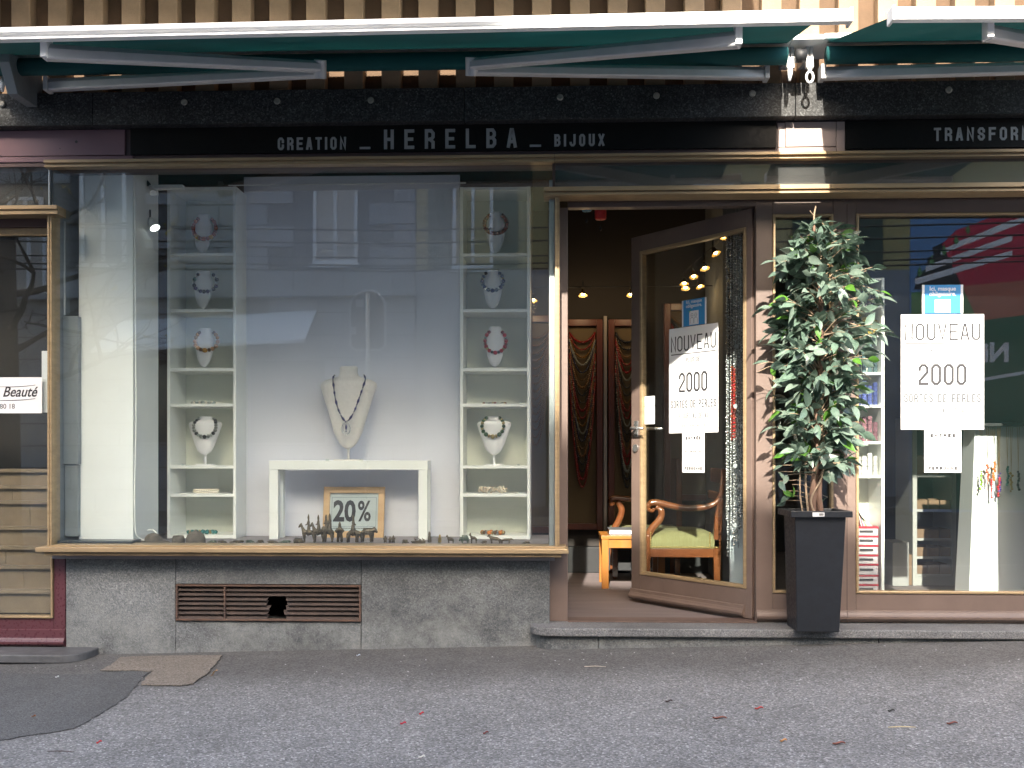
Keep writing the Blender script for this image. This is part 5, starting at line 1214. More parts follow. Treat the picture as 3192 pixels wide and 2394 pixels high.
MB().box(xbk-.012, xbk+.02, YA, YA2, zbk-.09, zbk).build('back_rest', wood_c, ch, bevel=.006); MB().box(V3(*cp(1440, 230), YA).x-.012, V3(*cp(1440, 230), YA).x+.014, YA+.01, YA2-.01, V3(*cp(1440, 260), YA).z, V3(*cp(1440, 150), YA).z).build('back_rail', wood_c, ch, bevel=.005)
# second dark armchair deeper in the shop
c2 = thing('armchair', 'dark armchair half hidden deep inside the doorway', 'armchair', (wx(1960, 2.1), 2.15, 0))
def sw2(pts, r): MB().tube(bez([V3(*p, 2.1) for p in pts], 5), r, 8).build('arm', wood_c, c2, smooth=True)
sw2([(1910, 1575), (1905, 1560), (1915, 1552), (1960, 1556), (2010, 1560)], .022); sw2([(1925, 1562), (1938, 1590), (1930, 1620), (1912, 1655), (1908, 1690)], .024)
Xc = wx(1905, 2.1); MB().box(Xc, Xc+.5, 2.08, 2.45, .28, .36).build('seat', velvet, c2, bevel=.02); 
for x in (Xc+.01, Xc+.45):
    for y in (2.09, 2.4): MB().box(x, x+.035, y, y+.035, 0, .28).build('leg', wood_c, c2)
MB().box(Xc+.46, Xc+.5, 2.08, 2.45, .36, .85).build('back_rest', wood_c, c2, bevel=.01)
# ---- bead strands hanging inside, right of the door glass
strand_mats = [silver, silver, grey, dark, stone, silver]
clear = gem('crystal', (.55, .58, .6), .08, .3)
kinds = []
for i in range(22):
    Y = .62+.03*(i % 4); px = 2266+i*2.6+random.uniform(-2, 2); x = wx(px, Y); top = Zp(690+random.uniform(-20, 40), px, Y); bot = Zp(random.uniform(1560, 1735) if i < 14 else random.uniform(1500, 1660), px, Y)
    mb = MB(); red_s = 4 < i < 11; z = top; mb2 = MB(); rz0, rz1 = Zp(1140, px, Y), Zp(1365, px, Y)
    while z > bot:
        r = random.choice((.0035, .0045, .006, .008)); tgt = mb2 if (red_s and rz1 < z < rz0) else mb
        bb = bead_small if r < .007 else bead_small
        tgt.add([(x+random.uniform(-.002, .002)+v[0]*r, Y+v[1]*r, z-r+v[2]*r) for v in bb.v], bb.f); z -= 2*r*random.uniform(.9, 1.5)
    t = thing('bead_strand', 'long strand of silver beads hanging beside the door glass' if not red_s else 'long bead strand with a red middle hanging beside the door', 'bead strand', (x, Y, bot), group='bead strands beside the door' if not red_s else 'red bead strands beside the door')
    MB().tube([(x, Y, 2.6), (x, Y, bot)], .0008, 4).build('thread', grey, t); mb.build('beads', [silver, clear, dark, grey][i % 4], t, smooth=True)
    if mb2.v: mb2.build('red_beads', [red, coral][i % 2], t, smooth=True)
sq = MB().tube([(0, 0, 0), (0, .0012, 0)], .013, 12)
for i in range(10):
    v = V3(2296+14*(i % 3)+random.uniform(-4, 4), 1080+i*62, .58)
    solo(MB().add([(a[0]+v.x, a[1]+v.y, a[2]+v.z) for a in sq.v], sq.f), 'sequin_disc', clear, 'round silver disc among the bead strands by the door', 'disc', 'silver discs among bead strands')
solo(MB().box(wx(2276, .75), wx(2340, .75), .75, .78, 0, Zp(1290, 2300, .75)), 'display_screen', mat('panel_pale', (.62, .68, .72), .6), 'pale upright screen behind the hanging bead strands', 'screen', bevel=.003)
# ---- shelf unit with bead tubes behind the right window
YU = .34
sh_u = thing('bead_shelf', 'white shelf unit with bead tubes behind right window', 'shelf', (wx(2715, YU), YU+.12, 0))
ux0, ux1 = wx(2640, YU), wx(2757, YU); uz1 = Zp(866, 2715, YU); t = .016
MB().box(ux1-t, ux1, YU, YU+.24, 0, uz1).build('side_panel', whiteboard, sh_u, bevel=.001); MB().box(ux0, ux0+t, YU, YU+.24, 0, uz1).build('side_panel', whiteboard, sh_u, bevel=.001)
rows = [866, 951, 1042, 1160, 1262, 1376, 1482]
for r_ in rows:
    z = Zp(r_, 2715, YU); MB().box(ux0+t, ux1-t, YU+.004, YU+.24, z-.014, z-.0005).build('shelf', whiteboard, sh_u, bevel=.001)
MB().box(ux0+t, ux1-t, YU+.235, YU+.24, 0, uz1-.02).build('back_panel', mat('bookcase_back', (.72, .745, .67), .6), sh_u)
tubec = [(.16, .15, .15), (.24, .19, .04), (.09, .14, .15), (.07, .09, .24), (.20, .10, .12), (.5, .49, .47)]
names = ['brown', 'yellow', 'teal', 'blue', 'wine red', 'clear']
for ri, r_ in enumerate(rows[1:]):
    zf = Zp(r_, 2715, YU)-.0; zc_ = Zp(rows[ri], 2715, YU)-.02
    for i in range(5):
        x = ux1-t-.018-.029*i; hgt = (zc_-zf)*random.uniform(.55, .85); c_ = tubec[ri]; j = random.uniform(.7, 1.3)
        tm = mat('tube_%d_%d' % (ri, i % 3), tuple(min(1, q*(.75+.25*(i % 3))) for q in c_), .15, var=.3, vscale=90, stretch=(1, 1, 3))
        lids = MB()
        tt = thing('bead_tube', 'stack of %s beads in clear tubes on the white shelf unit' % names[ri], 'bead tube', (x, YU+.05, zf), group='%s bead tubes' % names[ri])
        n_ = max(3, int(hgt/.022)); hh = hgt/n_
        for q in range(n_): MB().lathe([(.0125, 0), (.0135, .002), (.0135, hh*.72), (.0115, hh*.78), (.0115, hh-.0006)], (x, YU+.05, zf+q*hh), 10).build('tub', tm, tt, smooth=False)
# magazines leaning on the drawers
zdr = Zp(1641, 2715, YU)
mags = [(.7, .68, .64), (.65, .12, .08), (.10, .18, .35), (.75, .74, .70), (.08, .28, .12), (.55, .5, .2), (.72, .70, .68), (.3, .3, .32), (.7, .72, .7), (.5, .08, .1), (.76, .75, .72)]
for i, c_ in enumerate(mags):
    x = wx(2682, YU)+i*.0058; hgt = Zp(1528+i*4, 2715, YU)-zdr; lean = .028+.011*i; y0 = YU+.03
    solo(MB().prism([(x+.012, zdr), (x+.0165, zdr), (x+.0165-lean+.03, zdr+hgt), (x+.012-lean+.03, zdr+hgt)], y0, y0+.16, 'y').xf(lambda v: (v[0]+(-.04 if v[2] > zdr+.01 else 0), v[1], v[2])), 'magazine', mat('magazine_%d' % i, c_, .5), 'thin %s magazine, %s in the leaning row above red drawers' % (('cream', 'red', 'navy blue', 'white', 'green', 'ochre', 'white', 'grey', 'white', 'crimson', 'white')[i], ORD[i]), 'magazine', 'magazines above the red drawers')
# red drawers
dr = thing('drawer_tower', 'tower of clear plastic drawers with red trim behind right window', 'drawers', (wx(2705, YU), YU+.1, 0))
redp = mat('red_plastic', (.42, .02, .04), .35); clearp = mat('cloudy_plastic', (.55, .50, .52), .25, var=.1, vscale=20)
dx0, dx1 = ux0+t+.003, wx(2739, YU+.01); zz = [Zp(p, 2710, YU+.01) for p in (1642, 1670, 1699, 1729, 1758, 1792, 1821, 1850, 1880, 1910)]+[.0]
MB().box(dx0, dx1, YU+.02, YU+.22, .0, zdr-.0005).build('carcass', mat('red_plastic_dark', (.25, .02, .03), .4), dr)
for i in range(len(zz)-1):
    a, b = zz[i], zz[i+1]
    MB().box(dx0, dx1, YU+.006, YU+.0195, a-.009, a-.0006).build('trim', redp, dr, bevel=.001)
    q = MB().box(dx0+.004, dx1-.004, YU+.009, YU+.0195, b+.0015, a-.0095).build('drawer', clearp, dr, bevel=.001)
    zc_ = (a+b)/2; MB().box(dx0+.05, dx1-.03, YU+.004, YU+.0085, zc_-.006, zc_+.006).build('handle', mat('smoke_plastic', (.05, .045, .05), .4), q, bevel=.001)
# ---- white tapered stand with hanging necklaces
YW = .75
st = thing('display_stand', 'white tapered display stand with colourful necklaces at right window edge', 'stand', (wx(3110, YW), YW+.12, 0))
zt_ = Zp(1330, 3100, YW); a0, a1 = wx(3020, YW), wx(3046, YW); w0 = .40
MB().add([(a0, YW, 0), (a0+w0, YW, 0), (a0+w0, YW+.22, 0), (a0, YW+.22, 0), (a1, YW+.03, zt_), (a1+w0-.09, YW+.03, zt_), (a1+w0-.09, YW+.2, zt_), (a1, YW+.2, zt_)], [(0, 3, 2, 1), (4, 5, 6, 7), (0, 1, 5, 4), (1, 2, 6, 5), (2, 3, 7, 6), (3, 0, 4, 7)]).build('column', mat('stand_white', (.78, .82, .84), .55), st, bevel=.004)
MB().box(a1-.02, a1+w0-.05, YW-.06, YW+.2, zt_+.001, zt_+.018).build('top_rack', black_m, st, bevel=.003)
for i, (px, py, cl) in enumerate(((3058, 1528, gem('lime', (.18, .32, .03))), (3078, 1510, coral), (3092, 1555, red), (3098, 1500, orange), (3115, 1535, gem('violet', (.08, .05, .3))), (3112, 1550, red), (3140, 1515, teal_b), (3152, 1535, brass), (3174, 1530, dark))):
    Y = YW-.03; x, zb_ = P(px, py, Y); t = thing('pendant_necklace', 'fine chain necklace with %s beads on the white display stand' % ('lime green', 'coral', 'pink red', 'orange', 'violet', 'deep red', 'teal', 'brass', 'black')[i], 'necklace', (x, Y, zb_))
    MB().tube([(x+.006, Y, zt_), (x, Y, zb_+.14), (x, Y, zb_)], .0011, 4).tube([(x-.006, Y, zt_), (x, Y, zb_+.14)], .0011, 4).build('chain', brass, t)
    for q in range(9): put('bead', bead_me('round', cl), t, (random.uniform(-.006, .006), -.004, .008+q*.0125), (q, q*2, q), (random.uniform(.005, .0085),)*3)
# ---- storage shelving with cardboard boxes
YG = 1.75; shelfgrey = mat('shelf_grey', (.3, .3, .29), .6); card = mat('cardboard', (.16, .10, .06), .85, var=.1, vscale=12)
sg_ = thing('storage_shelf', 'dim white storage shelving with boxes deep behind right window', 'shelf', (wx(2920, YG), YG+.2, 0))
for px in (2852, 2974): MB().box(wx(px, YG)-.014, wx(px, YG)+.014, YG, YG+.35, 0, Zp(1300, 2900, YG)).build('upright', shelfgrey, sg_)
gx_0, gx_1 = wx(2852, YG)+.0145, wx(2974, YG)-.0145; lev = []
for py in (1480, 1588, 1678, 1735, 1790):
    z = Zp(py, 2910, YG); lev.append(z); MB().box(gx_0, gx_1, YG+.01, YG+.35, z-.016, z).build('shelf', shelfgrey, sg_)
MB().box(gx_0, gx_1, YG+.003, YG+.02, 0.001, lev[-1]-.017).build('kick_board', shelfgrey, sg_)
for li, z in enumerate(lev):
    for i in range(3):
        w_ = (gx_1-gx_0)/3; x = gx_0+i*w_; h_ = .06 if li else .13
        b = thing('cardboard_box', 'open brown cardboard box on the %s storage shelf board, counted from the top' % ('first', 'second', 'third', 'fourth', 'lowest')[li], 'box', (x+w_/2, YG+.1, z), group='boxes on storage shelf %d' % (li+1))
        for q in ((x+.004, x+w_-.004, YG+.012, YG+.016), (x+.004, x+w_-.004, YG+.24, YG+.244), (x+.004, x+.008, YG+.0165, YG+.2395), (x+w_-.008, x+w_-.004, YG+.0165, YG+.2395)): MB().box(q[0], q[1], q[2], q[3], z+.0005, z+h_+random.uniform(-.004, .004)).build('side', card, b)
        MB().box(x+.0085, x+w_-.0085, YG+.0165, YG+.2395, z+.0005, z+.004).build('bottom', card, b)
solo(MB().box(wx(2990, YG), wx(3190, YG), YG+.1, YG+.45, 0, 1.1), 'dark_cabinet', mat('dark_cabinet', (.06, .07, .08), .5), 'dim blue-grey cabinet behind the white display stand', 'cabinet', bevel=.005)
solo(MB().box(wx(2775, YG), wx(2812, YG)+.03, YG-.05, YG+.2, 0, Zp(1690, 2790, YG-.05)), 'white_crate', mat('crate_grey', (.25, .25, .25), .6), 'dim white crate on the floor left of the storage shelving', 'crate', bevel=.006)
solo(MB().box(wx(2820, YG), wx(2848, YG), YG+.02, YG+.2, 0, Zp(1730, 2830, YG)), 'cardboard_box', card, 'brown cardboard box on the floor against the storage shelving', 'box', bevel=.003)
# ================================================================== POSTERS ON THE GLASS
skyb = mat('poster_blue', (.02, .22, .50), .5)
palegrey = mat('poster_ink_grey', (.045, .05, .06), .7)
redink = mat('poster_red_ink', (.6, .08, .08), .7)
def poster_nouveau(root, x0, z0, w, h, y):
    MB().box(x0, x0+w, y, y+.0012, z0, z0+h).build('sheet', paper, root)
    s = w/.42; xc = x0+w/2; yy = y-.0006; mb = MB()
    ctext(mb, 'NOUVEAU', xc, z0+h*.775, w*.107, h*.145, w*.021, w*.028, yy, th=.0005)
    mb.box(x0+w*.045, x0+w*.955, yy, yy+.0005, z0+h*.744, z0+h*.753)
    ctext(mb, '2000', xc, z0+h*.385, w*.125, h*.185, w*.033, w*.027, yy, th=.0005)
    mb.build('headline', ink, root)
    mb = MB()
    ctext(mb, 'PLUS DE', xc, z0+h*.665, w*.034, h*.047, w*.011, w*.009, yy, th=.0005)
    ctext(mb, 'SORTES DE PERLES', xc, z0+h*.235, w*.048, h*.075, w*.017, w*.0125, yy, th=.0005)
    ctext(mb, 'VENDUES AU DÉTAIL', xc, z0+h*.135, w*.032, h*.052, w*.0105, w*.009, yy, th=.0005)
    ctext(mb, 'LUNDI - JEUDI 14H - 19H', xc, z0+h*.055, w*.019, h*.027, w*.006, w*.006, yy, th=.0005)
    tag(mb.build('small_print', palegrey, root), kind='stuff')
def poster_mask(root, x0, z0, w, h, y, full):
    MB().box(x0, x0+w, y+.0001, y+.0012, z0, z0+h).build('sheet', paper, root)
    MB().box(x0+w*.06, x0+w*.94, y-.0004, y+.0001, z0, z0+h-.0).build('blue_field', skyb, root)
    mb = MB(); fontmesh(mb, 'Ici, masque', x0+w/2, z0+h*(.86 if full else .80), w*.145, y-.0011, bold=.0004, align='CENTER', ext=.0002); fontmesh(mb, 'obligatoire.', x0+w/2, z0+h*(.70 if full else .62), w*.145, y-.0011, bold=.0004, align='CENTER', ext=.0002)
    mb.build('lettering', paper, root)
    c0, c1, d0, d1 = x0+w*.31, x0+w*.69, z0+h*.03, z0+h*(.56 if full else .48)
    MB().box(c0, c1, y-.0010, y-.0006, d0, d1).build('white_card', paper, root)
    mb = MB(); cw = c1-c0; chh = d1-d0
    for s in (.3, .7):
        cx_ = c0+cw*s; r = cw*.13
        mb.tube([(cx_+r*math.cos(a), y-.0012, d0+chh*.68+r*1.15*math.sin(a)) for a in lin(0, 2*math.pi, 16)], .0007, 4)
        mb.tube([(cx_-r*1.45, y-.0012, d0+chh*.1), (cx_-r*1.45, y-.0012, d0+chh*.4), (cx_-r*.9, y-.0012, d0+chh*.5), (cx_+r*.9, y-.0012, d0+chh*.5), (cx_+r*1.45, y-.0012, d0+chh*.4), (cx_+r*1.45, y-.0012, d0+chh*.1)], .0007, 4)
        mb.tube([(cx_-r, y-.0012, d0+chh*.66), (cx_+r, y-.0012, d0+chh*.66)], .0007, 4)
    mb.build('two_figures', ink, root)
    if full: MB().tube([(c0-cw*.06, y-.0012, d1+.002), (c0+cw*.03, y-.0012, d1-.006), (c0+cw*.18, y-.0012, d1+.010)], .0016, 5).build('green_tick', mat('tick_green', (.05, .35, .06), .5), root)
def poster_entree(root, x0, z0, w, h, y):
    MB().box(x0, x0+w, y, y+.0012, z0, z0+h).build('sheet', paper, root)
    mb = MB(); xc = x0+w/2; yy = y-.0006
    ctext(mb, 'ENTRÉE', xc, z0+h*.83, w*.085, h*.085, w*.032, w*.035, yy, th=.0005)
    ctext(mb, 'PERSONNE', xc, z0+h*.06, w*.078, h*.085, w*.031, w*.024, yy, th=.0005)
    ctext(mb, 'AUTORISATION', xc, z0+h*.505, w*.052, h*.055, w*.017, w*.018, yy, th=.0005)
    mb.build('lettering', ink, root); mb = MB(); ctext(mb, '1', xc, z0+h*.24, w*.06, h*.085, w*.014, 0, yy, th=.0005); mb.build('numeral', redink, root)
# on the door (door-local coordinates)
def door_poster(fn, name, label, pxl, pxr, pyt, pyb, *a):
    (x0, _), (x1, _) = dpt(pxl, 1000, -.004), dpt(pxr, 1000, -.004); pm = (pxl+pxr)/2
    zt_, zb_ = dpt(pm, pyt, -.004)[1], dpt(pm, pyb, -.004)[1]
    r = thing(name, label, 'poster', (HX, HY, 0), -DA); fn(r, x0, zb_, x1-x0, zt_-zb_, -.0046, *a)
door_poster(poster_nouveau, 'poster', 'tall white NOUVEAU 2000 poster on the open door glass', 2086, 2239, 1016, 1349)
door_poster(poster_mask, 'poster', 'blue mask notice above the white poster on the door', 2126, 2202, 932, 1014, True)
door_poster(poster_entree, 'poster', 'small white ENTRÉE notice on the open door below the poster', 2127, 2196, 1350, 1473)
def door_slip(root, x0, z0, w, h, y): 
    MB().box(x0, x0+w, y, y+.001, z0, z0+h*.64).build('sheet', paper, root); MB().box(x0, x0+w, y, y+.001, z0+h*.66, z0+h).build('sheet', paper, root)
    mb = MB()
    for i in range(8): mb.box(x0+w*.1, x0+w*(.75+.1*(i % 2)), y-.0004, y, z0+h*(.08+.065*i), z0+h*(.095+.065*i))
    tag(mb.build('small_print', palegrey, root), kind='stuff')
door_poster(door_slip, 'opening_hours_slip', 'small white slip beside the door handle', 2010, 2041, 1235, 1322)
# on the right window
YGs = YD+.031
def win_poster(fn, label, pxl, pxr, pyt, pyb, *a):
    x0, x1 = wx(pxl, YGs), wx(pxr, YGs); pm = (pxl+pxr)/2; zt_, zb_ = Zp(pyt, pm, YGs), Zp(pyb, pm, YGs)
    r = thing('poster', label, 'poster', ((x0+x1)/2, YGs, zb_)); fn(r, x0, zb_, x1-x0, zt_-zb_, YGs-.0016, *a)
win_poster(poster_nouveau, 'large white NOUVEAU 2000 poster on the right shop window', 2808, 3067, 980, 1339)
win_poster(poster_mask, 'blue mask notice above the large poster on right window', 2874, 3002, 888, 977, False)
win_poster(poster_entree, 'white ENTRÉE notice below the large poster on right window', 2881, 2996, 1341, 1473)

# ================================================================== POT AND ARTIFICIAL FICUS
PXc, PYc = wx(2535, -.04), -.03
potm = mat('anthracite_pot', (.009, .0112, .016), .45, var=.2, vscale=20, rvar=.12, bump=.05, bscale=80)
pot = thing('plant_pot', 'tall tapered anthracite planter standing on the door step', 'planter', (PXc, PYc, .0))
zt_ = .60; b0 = .104; t0 = .125; yo = -.03
def ring(h, z, dy): return [(PXc+dx*h, PYc+dy+e*h, z) for dx, e in ((-1, -1), (1, -1), (1, 1), (-1, 1))]
MB().rings([ring(t0-.012, zt_-.06, yo), ring(t0-.008, zt_-.001, yo), ring(t0, zt_-.004, yo), ring(t0-.002, zt_-.03, yo), ring(b0, .001, 0)], caps=True).build('body', potm, pot, bevel=.004)
mb = MB(); o_, i_ = .148, .118
for a in ((-o_, o_, -o_, -i_), (-o_, o_, i_, o_), (-o_, -i_, -i_, i_), (i_, o_, -i_, i_)): mb.box(PXc+a[0], PXc+a[1], PYc+yo+a[2], PYc+yo+a[3], zt_-.03, zt_)
rim = mb.build('rim', potm, pot, bevel=.002)
MB().box(PXc-i_, PXc+i_, PYc+yo-i_, PYc+yo+i_, zt_-.055, zt_-.045).build('soil', mat('soil_dark', (.03, .025, .02), .95, bump=.8, bscale=60), pot)
lb = MB().box(PXc-.045, PXc+.012, PYc+yo-o_-.0008, PYc+yo-o_, zt_-.026, zt_-.006).build('price_sticker', paper, rim)
mb = MB()
for i in range(10): mb.box(PXc-.014+i*.0022, PXc-.0128+i*.0022+.0006*(i % 2), PYc+yo-o_-.0012, PYc+yo-o_-.0008, zt_-.022, zt_-.010)
mb.build('barcode_bars', ink, lb)
# plant
bark = mat('ficus_bark', (.20, .12, .085), .9, col2=(.13, .075, .055), vscale=30, bump=.7, bscale=90, stretch=(1, 1, .2))
twig_m = mat('ficus_twig', (.30, .22, .15), .8, var=.2, vscale=30)
def leafmat(nm, c1, c2): return mat(nm, c1, .28, col2=c2, vscale=12, objrand=.25, trans=.22, rvar=.1, spec=.6)
leafA = leafmat('leaf_dark', (.085, .138, .105), (.13, .195, .155)); leafB = leafmat('leaf_mid', (.15, .215, .17), (.22, .29, .24)); leafC = leafmat('leaf_bright', (.05, .14, .02), (.08, .19, .03))
def leaf_mesh(m):
    prof = [(0, .0), (.06, .045), (.2, .16), (.4, .222), (.58, .205), (.76, .13), (.9, .045), (1, 0)]
    vs = []; fs = []
    for t, hw in prof:
        dz = -.22*t*t; vs += [(t, -hw, dz+hw*.30), (t, 0, dz), (t, hw, dz+hw*.30)]
    for i in range(len(prof)-1):
        a = 3*i; fs += [(a, a+3, a+4, a+1), (a+1, a+4, a+5, a+2)]
    me = MB().add(vs, fs).mesh('leaf', m, True); return me
LM = [leaf_mesh(m) for m in (leafA, leafB, leafC)]
PB = Vector((PXc, PYc+yo, zt_-.05))
pl_ = thing('ficus_plant', 'artificial ficus tree with dark green leaves in the anthracite planter', 'plant', tuple(PB))
Ypl = PB.y-.01
def pv(px, py, dy=0): return V3(px, py, Ypl+dy)
trunks = [[PB+Vector((.0, .01, 0)), pv(2533, 1560), pv(2545, 1440), pv(2548, 1300), pv(2556, 1150), pv(2560, 1000), pv(2552, 870), pv(2540, 760), pv(2537, 690)],
          [PB+Vector((.035, -.01, 0)), pv(2553, 1540), pv(2566, 1430), pv(2580, 1320), pv(2575, 1200)],
          [PB+Vector((-.03, -.02, 0)), pv(2512, 1520), pv(2510, 1400), pv(2500, 1280)],
          [PB+Vector((-.05, .0, 0)), pv(2494, 1540), pv(2496, 1420), pv(2505, 1300)],
          [PB+Vector((.01, -.05, 0)), pv(2528, 1560, -.04), pv(2560, 1490, -.05), pv(2572, 1410, -.04), pv(2560, 1330, -.03)]]
rad = [(.021, .006), (.017, .005), (.006, .004), (.005, .003), (.005, .003)]
main = None
for i, (t, r) in enumerate(zip(trunks, rad)):
    V = bez(t, 6); n = len(V); MB().tube(V, [r[0]+(r[1]-r[0])*k/(n-1)+random.uniform(-.0006, .0006) for k in range(n)], 10).build('trunk', bark if i < 2 else twig_m, pl_, smooth=True)
    if i == 0: main = V
MB().tube(bez([pv(2537, 695), pv(2538, 668), pv(2543, 642)], 4), [.004]*8+[.0015], 6).tube(bez([pv(2538, 672), pv(2530, 664), pv(2525, 656)], 4), .0018, 5).build('tip_twig', twig_m, pl_)
# crown: width (photo px) by row, measured from the photograph
ROW = [(690, 40, 50), (740, 115, 85), (800, 145, 135), (870, 155, 185), (960, 175, 190), (1040, 168, 190), (1120, 172, 165), (1200, 168, 140), (1280, 158, 140), (1360, 138, 125), (1440, 95, 85), (1520, 70, 60)]
def ext(py):
    for (a, l, r), (b, l2, r2) in zip(ROW[:-1], ROW[1:]):
        if a <= py <= b: f = (py-a)/(b-a); return l+(l2-l)*f, r+(r2-r)*f
    return ROW[-1][1:]
leaves = []; twm = MB(); rnd = random.Random(5); mpx = dep(PXc, Ypl)/F
def add_leaf(p, d, s, bright=.08):
    up = Vector((0, 0, 1)); side = d.cross(up)
    side = side.normalized() if side.length > .05 else Vector((1, 0, 0))
    nrm = side.cross(d).normalized(); roll = rnd.gauss(0, .75)
    q = Matrix((d, side, nrm)).transposed().to_4x4() @ Matrix.Rotation(roll, 4, 'X')
    k = 2 if rnd.random() < bright else (0 if rnd.random() < .6 else 1)
    leaves.append((p.copy(), q.to_euler(), s, k))
nb_ = 235
for b in range(nb_):
    py = 715+(1450-715)*((b+rnd.random())/nb_)
    l, r = ext(py); ang = rnd.uniform(0, 2*math.pi); st_ = min(main, key=lambda q: abs(q.z-(CAMZ+(HOR-py-rnd.uniform(20, 70))*mpx)))
    cxp = PXc+(2556-2535)*mpx
    side = l if math.cos(ang) < 0 else r
    reach = side*mpx*rnd.uniform(.45, 1.0); tip = Vector((cxp+math.cos(ang)*reach, Ypl+math.sin(ang)*min(reach*.85, .24)-.02, CAMZ+(HOR-py)*mpx))
    if tip.y > .10: tip.y = .10-rnd.uniform(0, .06)
    midp = st_.lerp(tip, .55)+Vector((0, 0, rnd.uniform(.0, .05)))
    V = bez([st_, midp, tip], 5); twm.tube(V, [.0032-.0002*k for k in range(len(V))], 5)
    n = rnd.choice((5, 6, 7))
    for k in range(n):
        f = .30+.70*k/(n-1); i = min(int(f*(len(V)-1)), len(V)-2); p = V[i].lerp(V[i+1], f*(len(V)-1)-i); t = (V[i+1]-V[i]).normalized()
        s = (-1 if k % 2 else 1); az = t.cross(Vector((0, 0, 1)))
        d = (t*rnd.uniform(.2, 1.2)+az*s*rnd.uniform(.1, 1.1)+Vector((rnd.gauss(0, .35), rnd.gauss(-.25, .35), rnd.choice((-.9, -.5, -.2, .15, .6))+rnd.gauss(0, .25)))).normalized()
        if k == n-1: d = (t+Vector((0, -.1, rnd.uniform(-.5, .1)))).normalized()
        if p.y > .085: d.y = -abs(d.y)
        add_leaf(p, d, rnd.triangular(.055, .115, .088), .07)
# sparse low foliage and the spray at right
for px, py in ((2430, 1500), (2440, 1530), (2455, 1480), (2450, 1560), (2470, 1510), (2425, 1470), (2462, 1545), (2440, 1450), (2480, 1470), (2580, 1550), (2640, 1450), (2600, 1470), (2655, 1440), (2520, 1420), (2545, 1400), (2560, 1425)):
    p = pv(px, py, rnd.uniform(-.05, .1)); add_leaf(p, Vector((rnd.uniform(-.8, .8), -.5, rnd.uniform(-.9, -.2))).normalized(), rnd.uniform(.06, .085), .4 if px < 2480 else .05)
    base = min(main, key=lambda q: (q-p).length); twm.tube([base, base.lerp(p, .5)+Vector((0, 0, .01)), p], .0018, 4)
spray = bez([pv(2690, 1020, -.1), pv(2722, 1028, -.12), pv(2732, 1035, -.12)], 4); twm.tube(spray, .002, 5); twm.tube([min(main, key=lambda q: abs(q.z-spray[0].z)), pv(2630, 1000, -.06), spray[0]], .0028, 5)
for d in ((-.25, -.3, -.9), (.9, -.3, .12), (.55, -.3, -.6)): add_leaf(spray[-1], Vector(d).normalized(), .086, 0)
for a, b in (((2620, 1130), (2715, 1182)), ((2600, 1140), (2690, 1168)), ((2440, 1140), (2362, 1160)), ((2430, 1135), (2362, 1138))): twm.tube(bez([pv(*a), pv((a[0]+b[0])/2, (a[1]+b[1])/2-8), pv(*b)], 3), .0017, 4)
twm.build('branches', twig_m, pl_, smooth=True)
leaves.sort(key=lambda q: (q[0]-Vector((0, CAMY, CAMZ))).length)
LB = LOC[pl_.name]
for p, e, s, k in leaves[:300]: put('leaf', LM[k], pl_, p-LB, e, (s, s, s))
rest = [MB(), MB(), MB()]
for p, e, s, k in leaves[300:]:
    M_ = Matrix.Translation(p) @ e.to_matrix().to_4x4() @ Matrix.Scale(s, 4)
    rest[k].add([M_ @ v.co for v in LM[k].vertices], [tuple(q.vertices) for q in LM[k].polygons])
for k in range(3):
    if rest[k].v: tag(rest[k].build('inner_leaves', (leafA, leafB, leafC)[k], pl_, smooth=True), kind='stuff')

# ================================================================== LITTER ON THE PAVEMENT
def lit_leaf(px, py, size, col, label, cat='leaf', shape='leaf', rot=0.):
    x, y = gpt(px, py); z = gz(x, y)+.003; s = size*(1. if shape != 'leaf' else .72); mb = MB()
    if shape == 'maple':
        pts = []
        for i in range(20):
            a = 2*math.pi*i/20; r = s*(1 if i % 4 == 0 else (.45 if i % 4 == 2 else .62)); pts.append((x+r*math.cos(a), y+r*math.sin(a)*1.1))
        mb.prism(pts, z+.004, z+.005, 'z').xf(lambda v: (v[0], v[1], v[2]+.018*math.sin((v[0]-x)*90)+.02*abs(v[1]-y)/s*.3))
    elif shape == 'twig':
        c, sn_ = math.cos(rot), math.sin(rot); mb.tube([(x-c*s, y-sn_*s, z+.002), (x, y, z+.004), (x+c*s, y+sn_*s, z+.002)], [.0015, .002, .001], 5)
    else:
        n = 8; c, sn_ = math.cos(rot), math.sin(rot); vs = []
        for i in range(n+1):
            t = i/n*2-1; hw = s*.32*(1-t*t)
            for q in (-1, 0, 1): vs.append((x+c*t*s-sn_*q*hw, y+sn_*t*s+c*q*hw, z+.001+.005*abs(q)+.003*math.sin(t*3)))
        mb.add(vs, [(3*i+q, 3*i+q+1, 3*i+q+4, 3*i+q+3) for i in range(n) for q in (0, 1)])
    solo(mb, 'fallen_'+('twig' if shape == 'twig' else 'leaf'), mat('litter_'+'%.2f%.2f%.2f' % col, col, .8, var=.2, vscale=60), label, cat)
lit_leaf(666, 2105, .022, (.45, .27, .13), 'tan star-shaped dry leaf right of the tan asphalt patch', shape='maple')
lit_leaf(1323, 2019, .014, (.45, .16, .06), 'orange fallen leaf at the foot of the grey plinth')
lit_leaf(1314, 2228, .014, (.55, .02, .04), 'upper of two bright red petals near the centre of the pavement', rot=.5)
lit_leaf(1257, 2259, .016, (.55, .02, .05), 'lower of two bright red petals near the centre of the pavement', rot=.1)
lit_leaf(1514, 2289, .015, (.18, .04, .04), 'dark red petal near the bottom centre of the pavement', rot=.4)
lit_leaf(309, 2318, .014, (.5, .03, .04), 'bright red petal in the lower left of the pavement', rot=.7)
lit_leaf(2366, 2212, .024, (.40, .05, .05), 'red leaf with torn middle in front of the planter', rot=.1)
